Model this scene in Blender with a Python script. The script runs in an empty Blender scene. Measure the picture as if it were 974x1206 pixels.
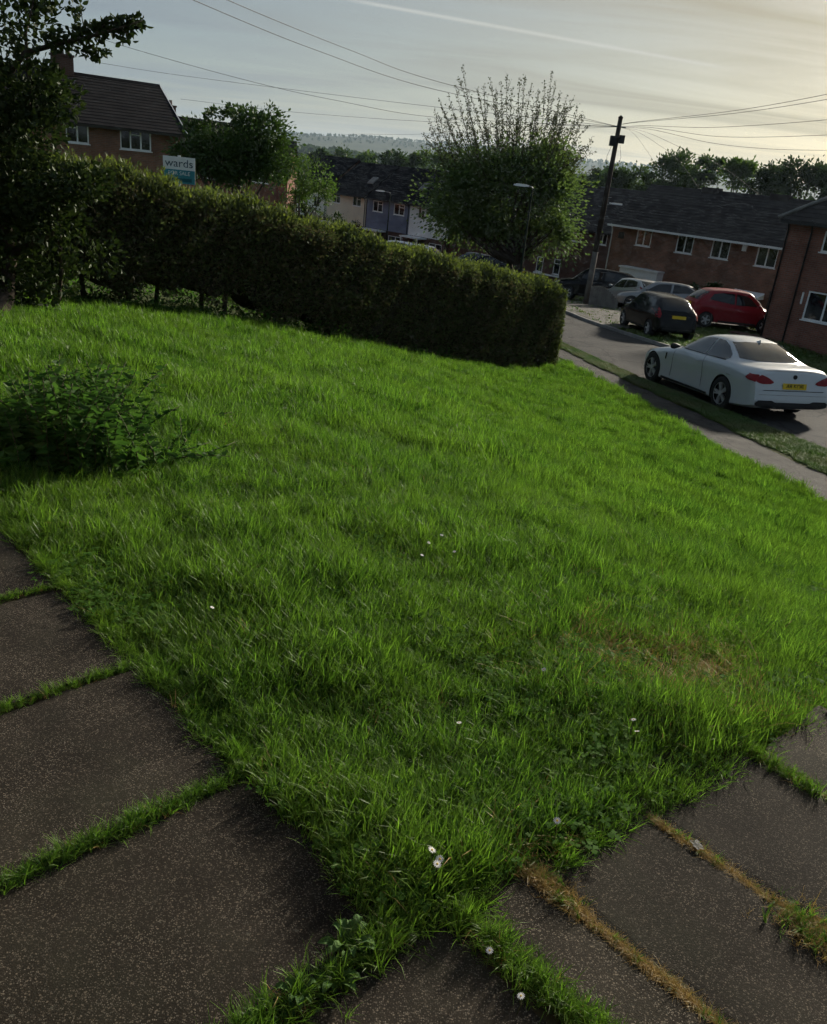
import bpy, bmesh, math, random
import numpy as np
from mathutils import Vector, Matrix, Euler
from mathutils.bvhtree import BVHTree

sc = bpy.context.scene
COL = sc.collection
R = math.radians
rng = np.random.default_rng(7)
random.seed(7)

# ------------------------------------------------------------------ camera
EYE = np.array([0.0, 0.0, 1.5])
CM = np.array([[0.99416033, 0.10791313, 0.0],
               [0.0412621, -0.38013115, 0.92401177],
               [0.099713, -0.91861584, -0.38236403]])      # camera (right, down, forward) -> world
camd = bpy.data.cameras.new('camera')
camd.sensor_fit = 'HORIZONTAL'; camd.sensor_width = 36.0; camd.lens = 36.0
camd.clip_start = 0.05; camd.clip_end = 20000.0
cam = bpy.data.objects.new('camera', camd); COL.objects.link(cam)
cm = Matrix.Identity(4)
for i in range(3):
    cm[i][0] = CM[i, 0]; cm[i][1] = -CM[i, 1]; cm[i][2] = -CM[i, 2]; cm[i][3] = EYE[i]
cam.matrix_world = cm
sc.camera = cam

# ------------------------------------------------------------------ sky, sun, exposure
SUN_AZ, SUN_EL = 36.0, 20.0            # degrees to the right of the view direction (+Y), degrees up
sun_dir = Vector((math.sin(R(SUN_AZ)) * math.cos(R(SUN_EL)), math.cos(R(SUN_AZ)) * math.cos(R(SUN_EL)), math.sin(R(SUN_EL))))
sund = bpy.data.lights.new('sun', 'SUN'); sund.energy = 5.0; sund.angle = R(5.0); sund.color = (1.0, 0.91, 0.76)
sun = bpy.data.objects.new('sun', sund); COL.objects.link(sun)
sun.rotation_euler = sun_dir.to_track_quat('Z', 'Y').to_euler()
sun.location = (30, 30, 40)

world = bpy.data.worlds.new('World'); sc.world = world; world.use_nodes = True
wn = world.node_tree.nodes; wl = world.node_tree.links
for n in list(wn): wn.remove(n)
wout = wn.new('ShaderNodeOutputWorld'); wbg = wn.new('ShaderNodeBackground')
wl.new(wbg.outputs[0], wout.inputs[0])
sky = wn.new('ShaderNodeTexSky'); sky.sky_type = 'NISHITA'; sky.sun_disc = False
sky.sun_elevation = R(SUN_EL); sky.sun_rotation = R(SUN_AZ)
sky.altitude = 80; sky.air_density = 1.0; sky.dust_density = 0.8; sky.ozone_density = 1.0
wbg.inputs[1].default_value = 0.054
# thin cirrus over the sky: noise on a plane high above
tc = wn.new('ShaderNodeTexCoord')
sep = wn.new('ShaderNodeSeparateXYZ'); wl.new(tc.outputs['Generated'], sep.inputs[0])
def wmath(op, a, b=None, clamp=False):
    m = wn.new('ShaderNodeMath'); m.operation = op; m.use_clamp = clamp
    for i, v in enumerate((a, b)):
        if v is None: continue
        if isinstance(v, (int, float)): m.inputs[i].default_value = v
        else: wl.new(v, m.inputs[i])
    return m.outputs[0]
den = wmath('ADD', wmath('MAXIMUM', sep.outputs[2], 0.0), 0.10)
px_ = wmath('DIVIDE', sep.outputs[0], den); py_ = wmath('DIVIDE', sep.outputs[1], den)
cmb = wn.new('ShaderNodeCombineXYZ'); wl.new(px_, cmb.inputs[0]); wl.new(py_, cmb.inputs[1])
mp = wn.new('ShaderNodeMapping'); wl.new(cmb.outputs[0], mp.inputs[0])
mp.inputs['Rotation'].default_value = (0, 0, R(28)); mp.inputs['Scale'].default_value = (0.16, 0.62, 1)
nz = wn.new('ShaderNodeTexNoise'); nz.inputs['Scale'].default_value = 2.1; nz.inputs['Detail'].default_value = 5; nz.inputs['Roughness'].default_value = 0.56; nz.inputs['Distortion'].default_value = 0.9
wl.new(mp.outputs[0], nz.inputs['Vector'])
cr = wn.new('ShaderNodeValToRGB'); wl.new(nz.outputs[0], cr.inputs[0])
cr.color_ramp.elements[0].position = 0.40; cr.color_ramp.elements[0].color = (0.52, 0.52, 0.52, 1)
cr.color_ramp.elements[1].position = 0.66; cr.color_ramp.elements[1].color = (0.88, 0.88, 0.88, 1)
# straight condensation trail across the upper sky: thin band round a great circle
def wdot(v):
    d = wn.new('ShaderNodeVectorMath'); d.operation = 'DOT_PRODUCT'
    nrm = wn.new('ShaderNodeVectorMath'); nrm.operation = 'NORMALIZE'; wl.new(tc.outputs['Generated'], nrm.inputs[0])
    wl.new(nrm.outputs[0], d.inputs[0]); d.inputs[1].default_value = v
    return d.outputs['Value']
tr = wmath('ABSOLUTE', wdot((-0.06138539, 0.14519352, -0.98749718)))
tr = wmath('SUBTRACT', 1.0, wmath('DIVIDE', tr, 0.0026), True)
along = wdot((0.07146169, 0.98746327, 0.14074629))
tr = wmath('MULTIPLY', tr, wmath('MULTIPLY', wmath('SUBTRACT', along, 0.978), 120.0, True))
tr = wmath('MULTIPLY', tr, 0.55)
cl = wmath('MAXIMUM', cr.outputs[0], 0.0)
# cloud colour: lit from the sun's side
sd = wmath('MAXIMUM', wdot(tuple(sun_dir)), 0.0)
sdp = wmath('POWER', sd, 3.2)
ccol = wn.new('ShaderNodeMixRGB'); wl.new(sdp, ccol.inputs[0])
ccol.inputs[1].default_value = (3.0, 3.95, 5.0, 1); ccol.inputs[2].default_value = (6.4, 5.2, 2.7, 1)
mixc = wn.new('ShaderNodeMixRGB'); wl.new(cl, mixc.inputs[0]); wl.new(sky.outputs[0], mixc.inputs[1]); wl.new(ccol.outputs[0], mixc.inputs[2])
mixt = wn.new('ShaderNodeMixRGB'); wl.new(tr, mixt.inputs[0]); wl.new(mixc.outputs[0], mixt.inputs[1])
mixt.inputs[2].default_value = (9.0, 8.9, 8.2, 1)
wl.new(mixt.outputs[0], wbg.inputs[0])

sc.view_settings.view_transform = 'Standard'; sc.view_settings.look = 'None'
sc.view_settings.gamma = 1.0; sc.view_settings.use_curve_mapping = False
sc.view_settings.exposure = 0.45
sc.render.engine = 'CYCLES'
sc.cycles.use_denoising = True
sc.cycles.use_adaptive_sampling = True; sc.cycles.adaptive_threshold = 0.03; sc.cycles.adaptive_min_samples = 12
sc.cycles.max_bounces = 4; sc.cycles.diffuse_bounces = 2; sc.cycles.glossy_bounces = 2
sc.cycles.transmission_bounces = 2; sc.cycles.transparent_max_bounces = 8; sc.cycles.volume_bounces = 0
sc.cycles.caustics_reflective = False; sc.cycles.caustics_refractive = False
sc.cycles.sample_clamp_indirect = 4.0

# ------------------------------------------------------------------ helpers
def link(o, parent=None):
    COL.objects.link(o)
    if parent is not None: o.parent = parent
    return o
def tag(o, label=None, cat=None, group=None, kind=None):
    if label: o['label'] = label
    if cat: o['category'] = cat
    if group: o['group'] = group
    if kind: o['kind'] = kind
    return o
def empty(name, loc=(0, 0, 0), rz=0.0, label=None, cat=None, group=None):
    o = bpy.data.objects.new(name, None); o.empty_display_size = 0.2
    o.location = loc; o.rotation_euler = (0, 0, rz); link(o)
    return tag(o, label, cat, group)
def mobj(name, verts, faces, mats, parent=None, smooth=False, midx=None, uv=False, loc=None):
    me = bpy.data.meshes.new(name); me.from_pydata([tuple(v) for v in verts], [], [tuple(f) for f in faces])
    if not isinstance(mats, (list, tuple)): mats = [mats]
    for m in mats: me.materials.append(m)
    if midx is not None: me.polygons.foreach_set('material_index', midx)
    if smooth: me.polygons.foreach_set('use_smooth', [True] * len(me.polygons))
    if uv: box_uv(me)
    me.update()
    o = bpy.data.objects.new(name, me)
    if loc is not None: o.location = loc
    return link(o, parent)
def box_uv(me):
    l = me.uv_layers.new(name='UVMap')
    for p in me.polygons:
        n = p.normal
        for li in p.loop_indices:
            c = me.vertices[me.loops[li].vertex_index].co
            if abs(n.z) > 0.93: l.data[li].uv = (c.x, c.y)
            elif abs(n.x) > abs(n.y): l.data[li].uv = (c.y, c.z if abs(n.z) < .1 else c.z / max(.2, math.sqrt(1 - n.z * n.z)))
            else: l.data[li].uv = (c.x, c.z if abs(n.z) < .1 else c.z / max(.2, math.sqrt(1 - n.z * n.z)))
class MB:
    """collects simple shapes into one mesh"""
    def __init__(s): s.v = []; s.f = []
    def add(s, v, f):
        b = len(s.v); s.v += [tuple(q) for q in v]; s.f += [tuple(i + b for i in q) for q in f]; return s
    def box(s, x0, x1, y0, y1, z0, z1):
        return s.add([(x0, y0, z0), (x1, y0, z0), (x1, y1, z0), (x0, y1, z0), (x0, y0, z1), (x1, y0, z1), (x1, y1, z1), (x0, y1, z1)],
                     [(0, 3, 2, 1), (4, 5, 6, 7), (0, 1, 5, 4), (1, 2, 6, 5), (2, 3, 7, 6), (3, 0, 4, 7)])
    def tube(s, pts, rad, n=6, cap=True):
        pts = [np.array(p, float) for p in pts]
        if not hasattr(rad, '__len__'): rad = [rad] * len(pts)
        up = np.array([0.13, 0.31, 0.94]); v = []; f = []
        for i, p in enumerate(pts):
            d = pts[min(i + 1, len(pts) - 1)] - pts[max(i - 1, 0)]; d = d / (np.linalg.norm(d) + 1e-9)
            a = np.cross(d, up if abs(d @ up) < .95 else np.array([1., 0, 0])); a /= np.linalg.norm(a) + 1e-9; b = np.cross(d, a)
            for k in range(n):
                t = 2 * math.pi * k / n; v.append(p + rad[i] * (math.cos(t) * a + math.sin(t) * b))
        for i in range(len(pts) - 1):
            for k in range(n):
                f.append((i * n + k, i * n + (k + 1) % n, (i + 1) * n + (k + 1) % n, (i + 1) * n + k))
        if cap:
            f.append(tuple(range(n - 1, -1, -1))); f.append(tuple(range((len(pts) - 1) * n, len(pts) * n)))
        return s.add(v, f)
    def build(s, name, mat, parent=None, smooth=False, uv=False, loc=None):
        return mobj(name, s.v, s.f, mat, parent, smooth, None, uv, loc)

def bake(name, pos, rot, scl, tv, tf, mats, parent=None, rnd=None, smooth=False, midx=None, loc=(0, 0, 0)):
    """many small copies of one template (tv verts, tf quads/tris of equal size) as ONE mesh, with a random value per copy"""
    pos = np.asarray(pos, float) - np.asarray(loc, float); n = len(pos); tv = np.asarray(tv, float); tf = np.asarray(tf, int); k = len(tv)
    scl = np.asarray(scl, float)
    if scl.ndim == 1: scl = scl[:, None, None]
    else: scl = scl[:, None, :]
    V = (tv[None] * scl) @ np.transpose(rot, (0, 2, 1)) + pos[:, None]
    F = (tf[None] + (np.arange(n) * k)[:, None, None]).reshape(-1, tf.shape[1])
    me = bpy.data.meshes.new(name)
    me.vertices.add(n * k); me.vertices.foreach_set('co', V.astype(np.float32).ravel())
    me.loops.add(F.size); me.loops.foreach_set('vertex_index', F.astype(np.int32).ravel())
    me.polygons.add(len(F)); me.polygons.foreach_set('loop_start', np.arange(0, F.size, F.shape[1], dtype=np.int32))
    if smooth: me.polygons.foreach_set('use_smooth', np.ones(len(F), bool))
    if not isinstance(mats, (list, tuple)): mats = [mats]
    for m in mats: me.materials.append(m)
    if midx is not None: me.polygons.foreach_set('material_index', np.repeat(np.asarray(midx, np.int32), len(tf)))
    at = me.attributes.new('rnd', 'FLOAT', 'POINT')
    if rnd is None: rnd = rng.random(n)
    at.data.foreach_set('value', np.repeat(np.asarray(rnd, np.float32), k))
    me.update(calc_edges=True); me.validate()
    o = bpy.data.objects.new(name, me); o.location = loc if parent is None else (0, 0, 0)
    return link(o, parent)
def rand_rot(n, g=rng):
    q = g.normal(size=(n, 4)); q /= np.linalg.norm(q, axis=1)[:, None]
    w, x, y, z = q.T
    return np.stack([np.stack([1 - 2 * (y * y + z * z), 2 * (x * y - z * w), 2 * (x * z + y * w)], 1),
                     np.stack([2 * (x * y + z * w), 1 - 2 * (x * x + z * z), 2 * (y * z - x * w)], 1),
                     np.stack([2 * (x * z - y * w), 2 * (y * z + x * w), 1 - 2 * (x * x + y * y)], 1)], 1)
def dir_rot(d, g=rng):
    """rotations taking template +Y to direction d, random roll"""
    d = d / (np.linalg.norm(d, axis=1)[:, None] + 1e-9); n = len(d)
    r = g.normal(size=(n, 3)); a = np.cross(d, r); a /= np.linalg.norm(a, axis=1)[:, None] + 1e-9; b = np.cross(a, d)
    return np.stack([a, d, b], 2)

# ---- photograph directions -> places (used to find where things stand; everything is built at its own distance)
def at(px, py, depth):
    return EYE + CM @ (np.array([px - 487.0, py - 603.0, 974.0]) * depth / 974.0)
def polar(az, d, z=0.0):
    return np.array([math.sin(R(az)) * d, math.cos(R(az)) * d, z])

# road frame: s along the road (away), l to the right
RAZ = R(-11.252); ES = np.array([math.sin(RAZ), math.cos(RAZ)]); EL = np.array([math.cos(RAZ), -math.sin(RAZ)])
RB = -0.0547; RA = 1.5 - 3.137
def sl(s, l, dz=0.0):
    p = ES * s + EL * l; return np.array([p[0], p[1], RA + RB * s + dz])
ctrl = [(-3, 3, 0), (0, 0, 0), (2, 0, -.02), (0, 1.4, 0), (1.5, 2.2, -.05), (3, 1, -.1), (-1.7, 3.1, 0), (-4, 5, 0.0), (0, -5, .1), (-8, 0, .25), (8, -6, -1.0),
        (-4.2, 8, -.25), (-4.6, 13.9, -.9), (-7.5, 11, -.55), (-9, 16, -1.0), (-16, 41, -2.95), (-25, 32, -2.2), (-14, 25, -1.6), (-30, 55, -4.0), (-20, 70, -6.0), (-8, 45, -4.6)]
ctrl = [np.array(c, float) for c in ctrl]
for s in (0, 6, 12, 18, 24, 32, 40, 50, 62, 75):
    for l in (7.5, 10, 12.6): ctrl.append(sl(s, l, 0.0))
ctrl += [polar(24.4, 34, 1.5 - 5.0), polar(30, 30, 1.5 - 4.9), polar(20, 39, -3.34), polar(18, 42, -3.66), polar(14, 43, -3.82), polar(11, 47, -4.25), polar(19, 46, -4.35), polar(21.3, 51, 1.5 - 6.55), polar(11, 56, 1.5 - 6.75), polar(9, 68, 1.5 - 7.9), polar(4, 72, 1.5 - 8.1), polar(-3, 80, 1.5 - 8.1), polar(-8, 88, 1.5 - 8.2),
         polar(15, 75, 1.5 - 8.2), polar(24, 70, 1.5 - 8.2), polar(30, 50, 1.5 - 6.6)]
ctrl = np.array(ctrl)
def _U(r2): return np.where(r2 > 1e-12, r2 * np.log(np.maximum(r2, 1e-12)), 0)
_n = len(ctrl); _xy = ctrl[:, :2] / 20.0
_K = _U(((_xy[:, None] - _xy[None]) ** 2).sum(-1)) + np.eye(_n) * 0.003
_P = np.hstack([np.ones((_n, 1)), _xy])
_w = np.linalg.solve(np.block([[_K, _P], [_P.T, np.zeros((3, 3))]]), np.concatenate([ctrl[:, 2], np.zeros(3)]))
def T(x, y):
    x = np.asarray(x, float); y = np.asarray(y, float); sh = np.broadcast(x, y).shape
    q = np.stack([np.broadcast_to(x, sh).ravel(), np.broadcast_to(y, sh).ravel()], 1) / 20.0
    z = np.empty(len(q))
    for i in range(0, len(q), 20000):
        c = q[i:i + 20000]
        z[i:i + 20000] = _U(((c[:, None] - _xy[None]) ** 2).sum(-1)) @ _w[:_n] + _w[_n] + c @ _w[_n + 1:]
    return z.reshape(sh)
def Tz(x, y): return float(T(np.array([x]), np.array([y]))[0])
def onground(px, py, dz=0.0):
    r = CM @ np.array([px - 487.0, py - 603.0, 974.0]); r /= np.linalg.norm(r)
    ts = np.linspace(0.8, 110, 4000); P = EYE[None] + r[None] * ts[:, None]
    below = P[:, 2] < T(P[:, 0], P[:, 1]) + dz
    i = int(np.argmax(below)) if below.any() else len(ts) - 1
    return P[i]

# ------------------------------------------------------------------ materials
def newmat(name):
    m = bpy.data.materials.new(name); m.use_nodes = True
    nt = m.node_tree
    for n in list(nt.nodes): nt.nodes.remove(n)
    out = nt.nodes.new('ShaderNodeOutputMaterial')
    return m, nt, out
def N(nt, typ, **kw):
    n = nt.nodes.new(typ)
    for k, v in kw.items():
        if k in n.inputs.keys():
            n.inputs[k].default_value = v
        else: setattr(n, k, v)
    return n
def rgb(c): return (c[0], c[1], c[2], 1.0)
def noise_col(nt, c1, c2, scale, detail=5, lo=.35, hi=.65, vec=None):
    g = N(nt, 'ShaderNodeNewGeometry') if vec is None else None
    t = N(nt, 'ShaderNodeTexNoise', Scale=scale, Detail=detail, Roughness=0.6)
    nt.links.new(g.outputs['Position'] if g else vec, t.inputs['Vector'])
    r = N(nt, 'ShaderNodeValToRGB'); nt.links.new(t.outputs[0], r.inputs[0])
    r.color_ramp.elements[0].position = lo; r.color_ramp.elements[1].position = hi
    r.color_ramp.elements[0].color = rgb(c1); r.color_ramp.elements[1].color = rgb(c2)
    return r.outputs[0], t.outputs[0]
def mixcol(nt, fac, a, b, mode='MIX'):
    m = N(nt, 'ShaderNodeMixRGB', blend_type=mode)
    for i, v in zip((0, 1, 2), (fac, a, b)):
        if isinstance(v, bpy.types.NodeSocket): nt.links.new(v, m.inputs[i])
        elif isinstance(v, (int, float)): m.inputs[i].default_value = v
        else: m.inputs[i].default_value = rgb(v)
    return m.outputs[0]
def pmat(name, c1, c2=None, scale=8.0, rough=.75, bump=0.0, bscale=40.0, spec=.3, metal=0.0, coat=0.0, lo=.35, hi=.65, crack=0.0):
    m, nt, out = newmat(name)
    p = N(nt, 'ShaderNodeBsdfPrincipled'); nt.links.new(p.outputs[0], out.inputs[0])
    p.inputs['Roughness'].default_value = rough; p.inputs['Specular IOR Level'].default_value = spec; p.inputs['Metallic'].default_value = metal
    p.inputs['Coat Weight'].default_value = coat; p.inputs['Coat Roughness'].default_value = 0.04
    c, f = noise_col(nt, c1, c2 or tuple(x * .82 for x in c1), scale, 5, lo, hi)
    if crack:
        # repairs of another tone and wandering dark cracks
        g = N(nt, 'ShaderNodeNewGeometry'); dn = N(nt, 'ShaderNodeTexNoise', Scale=2.2, Detail=4); nt.links.new(g.outputs['Position'], dn.inputs['Vector'])
        vd = N(nt, 'ShaderNodeMixRGB'); vd.inputs[0].default_value = .35; nt.links.new(g.outputs['Position'], vd.inputs[1]); nt.links.new(dn.outputs['Color'], vd.inputs[2])
        vo = N(nt, 'ShaderNodeTexVoronoi', Scale=crack, feature='DISTANCE_TO_EDGE'); nt.links.new(vd.outputs[0], vo.inputs['Vector'])
        ck = N(nt, 'ShaderNodeMapRange'); ck.inputs['From Min'].default_value = .0; ck.inputs['From Max'].default_value = .03; ck.inputs['To Min'].default_value = .45; ck.inputs['To Max'].default_value = 1.0; nt.links.new(vo.outputs['Distance'], ck.inputs['Value'])
        c = mixcol(nt, 1.0, c, ck.outputs[0], 'MULTIPLY')
        sp_, sf_ = noise_col(nt, (.8, .8, .8), (1.5, 1.47, 1.4), 60, 2, .55, .75); c = mixcol(nt, 1.0, c, sp_, 'MULTIPLY')
    nt.links.new(c, p.inputs['Base Color'])
    if bump:
        t = N(nt, 'ShaderNodeTexNoise', Scale=bscale, Detail=4); g = N(nt, 'ShaderNodeNewGeometry'); nt.links.new(g.outputs['Position'], t.inputs['Vector'])
        b = N(nt, 'ShaderNodeBump', Strength=bump, Distance=.02); nt.links.new(t.outputs[0], b.inputs['Height']); nt.links.new(b.outputs[0], p.inputs['Normal'])
    return m
def leafmat(name, c1, c2, trans=.35, gloss=.06, grough=.4, patch=None, pscale=1.0, inst=0.0):
    """leaf: diffuse front, light through the blade, a little gloss; colour varies leaf by leaf"""
    m, nt, out = newmat(name)
    a = N(nt, 'ShaderNodeAttribute', attribute_name='rnd')
    oi = N(nt, 'ShaderNodeObjectInfo')
    ad = N(nt, 'ShaderNodeMath', operation='ADD'); nt.links.new(a.outputs['Fac'], ad.inputs[0])
    ad.inputs[1].default_value = 0.0
    col = mixcol(nt, ad.outputs[0], c1, c2)
    if patch:
        pc, pf = noise_col(nt, (0, 0, 0), (1, 1, 1), pscale, 4, .42, .6)
        col = mixcol(nt, pc, col, mixcol(nt, 0.65, col, patch))
    if inst:
        mr = N(nt, 'ShaderNodeMapRange'); mr.inputs['To Min'].default_value = 1 - inst; mr.inputs['To Max'].default_value = 1 + inst; nt.links.new(oi.outputs['Random'], mr.inputs['Value'])
        hs_ = N(nt, 'ShaderNodeHueSaturation'); nt.links.new(mr.outputs[0], hs_.inputs['Value']); nt.links.new(col, hs_.inputs['Color']); col = hs_.outputs[0]
    tcol = mixcol(nt, 1.0, col, (1.12, 1.35, .8), 'MULTIPLY')
    d = N(nt, 'ShaderNodeBsdfDiffuse'); t = N(nt, 'ShaderNodeBsdfTranslucent'); g = N(nt, 'ShaderNodeBsdfGlossy', Roughness=grough)
    nt.links.new(col, d.inputs[0]); nt.links.new(tcol, t.inputs[0]); g.inputs[0].default_value = (.8, .85, .8, 1)
    m1 = N(nt, 'ShaderNodeMixShader'); m1.inputs[0].default_value = trans; nt.links.new(d.outputs[0], m1.inputs[1]); nt.links.new(t.outputs[0], m1.inputs[2])
    m2 = N(nt, 'ShaderNodeMixShader'); m2.inputs[0].default_value = gloss; nt.links.new(m1.outputs[0], m2.inputs[1]); nt.links.new(g.outputs[0], m2.inputs[2])
    nt.links.new(m2.outputs[0], out.inputs[0])
    return m
def brickmat(name, c1, c2, mortar, bw=.225, bh=.075):
    m, nt, out = newmat(name)
    p = N(nt, 'ShaderNodeBsdfPrincipled', Roughness=.9); nt.links.new(p.outputs[0], out.inputs[0]); p.inputs['Specular IOR Level'].default_value = .15
    uv = N(nt, 'ShaderNodeUVMap')
    b = N(nt, 'ShaderNodeTexBrick'); nt.links.new(uv.outputs[0], b.inputs['Vector'])
    b.inputs['Scale'].default_value = 1.0; b.inputs['Brick Width'].default_value = bw; b.inputs['Row Height'].default_value = bh
    b.inputs['Mortar Size'].default_value = .008; b.inputs['Mortar Smooth'].default_value = .2; b.inputs['Bias'].default_value = 0.0
    b.inputs['Color1'].default_value = rgb(c1); b.inputs['Color2'].default_value = rgb(c2); b.inputs['Mortar'].default_value = rgb(mortar)
    c, f = noise_col(nt, (.72, .7, .7), (1.15, 1.12, 1.1), 1.3)
    col = mixcol(nt, 1.0, b.outputs[0], c, 'MULTIPLY'); nt.links.new(col, p.inputs['Base Color'])
    bp = N(nt, 'ShaderNodeBump', Strength=.4, Distance=.01); bp.invert = True; nt.links.new(b.outputs['Fac'], bp.inputs['Height']); nt.links.new(bp.outputs[0], p.inputs['Normal'])
    return m
def aggregate(name):
    """exposed-aggregate concrete: dark grimy matrix with pale and brown chips"""
    m, nt, out = newmat(name)
    p = N(nt, 'ShaderNodeBsdfPrincipled', Roughness=.88); nt.links.new(p.outputs[0], out.inputs[0]); p.inputs['Specular IOR Level'].default_value = .1
    g = N(nt, 'ShaderNodeNewGeometry')
    base, bf = noise_col(nt, (.016, .0132, .0095), (.034, .028, .021), 4.5, 8, .3, .7)
    v = N(nt, 'ShaderNodeTexVoronoi', Scale=290.0); nt.links.new(g.outputs['Position'], v.inputs['Vector'])
    v2 = N(nt, 'ShaderNodeTexVoronoi', Scale=190.0); nt.links.new(g.outputs['Position'], v2.inputs['Vector'])
    sp = N(nt, 'ShaderNodeSeparateColor'); nt.links.new(v.outputs['Color'], sp.inputs[0])
    sp2 = N(nt, 'ShaderNodeSeparateColor'); nt.links.new(v2.outputs['Color'], sp2.inputs[0])
    def ramp(src, lo, hi):
        r = N(nt, 'ShaderNodeMapRange'); r.inputs['From Min'].default_value = lo; r.inputs['From Max'].default_value = hi; nt.links.new(src, r.inputs['Value']); return r.outputs[0]
    chip = N(nt, 'ShaderNodeMath', operation='MULTIPLY'); nt.links.new(ramp(sp.outputs[0], .50, .85), chip.inputs[0]); nt.links.new(ramp(v.outputs['Distance'], .55, .2), chip.inputs[1])
    chip2 = N(nt, 'ShaderNodeMath', operation='MULTIPLY'); nt.links.new(ramp(sp2.outputs[1], .72, .9), chip2.inputs[0]); nt.links.new(ramp(v2.outputs['Distance'], .5, .25), chip2.inputs[1])
    cw, cwf = noise_col(nt, (.45, .45, .45), (1, 1, 1), 6.0, 5, .35, .65); cm_ = N(nt, 'ShaderNodeMath', operation='MULTIPLY'); nt.links.new(chip.outputs[0], cm_.inputs[0]); nt.links.new(cw, cm_.inputs[1]); chip = cm_
    col = mixcol(nt, chip.outputs[0], base, (.20, .172, .135))
    col = mixcol(nt, chip2.outputs[0], col, (.14, .115, .085))
    dk = N(nt, 'ShaderNodeMath', operation='MULTIPLY'); nt.links.new(ramp(sp.outputs[2], .75, .95), dk.inputs[0]); dk.inputs[1].default_value = .6
    col = mixcol(nt, dk.outputs[0], col, (.018, .016, .013))
    # algae and grime blotches
    al, af = noise_col(nt, (0, 0, 0), (1, 1, 1), 2.3, 6, .5, .72)
    col = mixcol(nt, al, col, mixcol(nt, .5, col, (.026, .028, .017)))
    # each slab its own tone, pale lichen spots, darker damp marks
    oi = N(nt, 'ShaderNodeObjectInfo'); tone = N(nt, 'ShaderNodeMapRange'); tone.inputs['To Min'].default_value = .82; tone.inputs['To Max'].default_value = 1.35; nt.links.new(oi.outputs['Random'], tone.inputs['Value'])
    hv = N(nt, 'ShaderNodeHueSaturation'); nt.links.new(tone.outputs[0], hv.inputs['Value']); nt.links.new(col, hv.inputs['Color']); col = hv.outputs[0]
    li, lf0 = noise_col(nt, (0, 0, 0), (1, 1, 1), 31, 3, .66, .72); lm, lf1 = noise_col(nt, (0, 0, 0), (.55, .55, .55), 3.1, 3, .48, .62)
    col = mixcol(nt, mixcol(nt, 1.0, li, lm, 'MULTIPLY'), col, (.17, .165, .13))
    dm, df = noise_col(nt, (1, 1, 1), (.55, .55, .57), 1.4, 6, .5, .68); col = mixcol(nt, 1.0, col, dm, 'MULTIPLY')
    nt.links.new(col, p.inputs['Base Color'])
    h = N(nt, 'ShaderNodeMath', operation='SUBTRACT'); h.inputs[0].default_value = 1.0; nt.links.new(v.outputs['Distance'], h.inputs[1])
    nz = N(nt, 'ShaderNodeTexNoise', Scale=14.0, Detail=6); nt.links.new(g.outputs['Position'], nz.inputs['Vector'])
    ha = N(nt, 'ShaderNodeMath', operation='ADD'); nt.links.new(h.outputs[0], ha.inputs[0]); nt.links.new(nz.outputs[0], ha.inputs[1])
    bp = N(nt, 'ShaderNodeBump', Strength=.3, Distance=.002); nt.links.new(ha.outputs[0], bp.inputs['Height']); nt.links.new(bp.outputs[0], p.inputs['Normal'])
    return m
def glassmat(name, c=(.008, .010, .012), rough=.04):
    return pmat(name, c, (.075, .078, .078), 1.1, rough, spec=.6, lo=.45, hi=.72)

MT = {}
MT['soil'] = pmat('soil', (.035, .028, .016), (.05, .045, .022), 6, .95, .5, 30, .1)
MT['lawn'] = pmat('lawn_soil', (.030, .042, .012), (.05, .065, .016), 3, .95, .6, 60, .1)
MT['field'] = pmat('field', (.035, .055, .018), (.06, .075, .03), .012, .95, 0, 1, .1)
MT['verge'] = pmat('verge_ground', (.05, .065, .018), (.07, .065, .03), 4, .95, .6, 60, .1)
MT['asphalt'] = pmat('asphalt', (.045, .045, .045), (.07, .068, .066), .9, .88, .4, 160, .1, crack=.9)
MT['footway'] = pmat('footway_asphalt', (.034, .032, .030), (.066, .062, .056), 2.2, .88, .6, 130, .2, crack=1.6)
MT['drive'] = pmat('driveway', (.07, .066, .058), (.115, .107, .095), 1.2, .88, .4, 100, .2)
MT['kerb'] = pmat('kerb_concrete', (.16, .155, .145), (.24, .23, .21), 4, .85, .3, 80, .2)
MT['slab'] = aggregate('slab_aggregate')
MT['grass'] = leafmat('grass_blade', (.034, .088, .011), (.136, .232, .031), .55, .017, .40, (.125, .205, .026), 1.1, .42)
MT['grass_dry'] = leafmat('grass_dry', (.30, .17, .055), (.36, .25, .10), .35, .02)
MT['grass_short'] = leafmat('grass_short', (.05, .10, .018), (.09, .14, .03), .4, .04, .4, (.13, .12, .05), .7)
MT['weed'] = leafmat('weed_leaf', (.032, .075, .018), (.065, .125, .028), .42, .006, .5)
MT['weed_bright'] = leafmat('weed_bright', (.055, .13, .02), (.09, .17, .03), .45, .008, .6)
MT['stem'] = pmat('weed_stem', (.05, .07, .02), (.07, .06, .03), 20, .8)
MT['white'] = pmat('white_paint', (.72, .72, .70), (.66, .66, .64), 3, .5)
MT['upvc'] = pmat('white_upvc', (.78, .78, .77), (.70, .70, .69), 3, .35, spec=.5)
MT['bark'] = pmat('bark', (.045, .036, .028), (.08, .065, .05), 9, .95, .8, 30, .1)
MT['petal'] = pmat('petal_white', (.8, .8, .78), (.7, .7, .66), 20, .6)
MT['glass'] = glassmat('window_glass')
def proj(P):
    c = CM.T @ (np.asarray(P, float) - EYE); return np.array([487 + 974 * c[0] / c[2], 603 + 974 * c[1] / c[2], c[2]])
def height_to(P, py):
    lo, hi = 0.0, 12.0
    for _ in range(40):
        m = (lo + hi) / 2
        if proj(P + np.array([0, 0, m]))[1] > py: lo = m
        else: hi = m
    return lo

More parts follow.
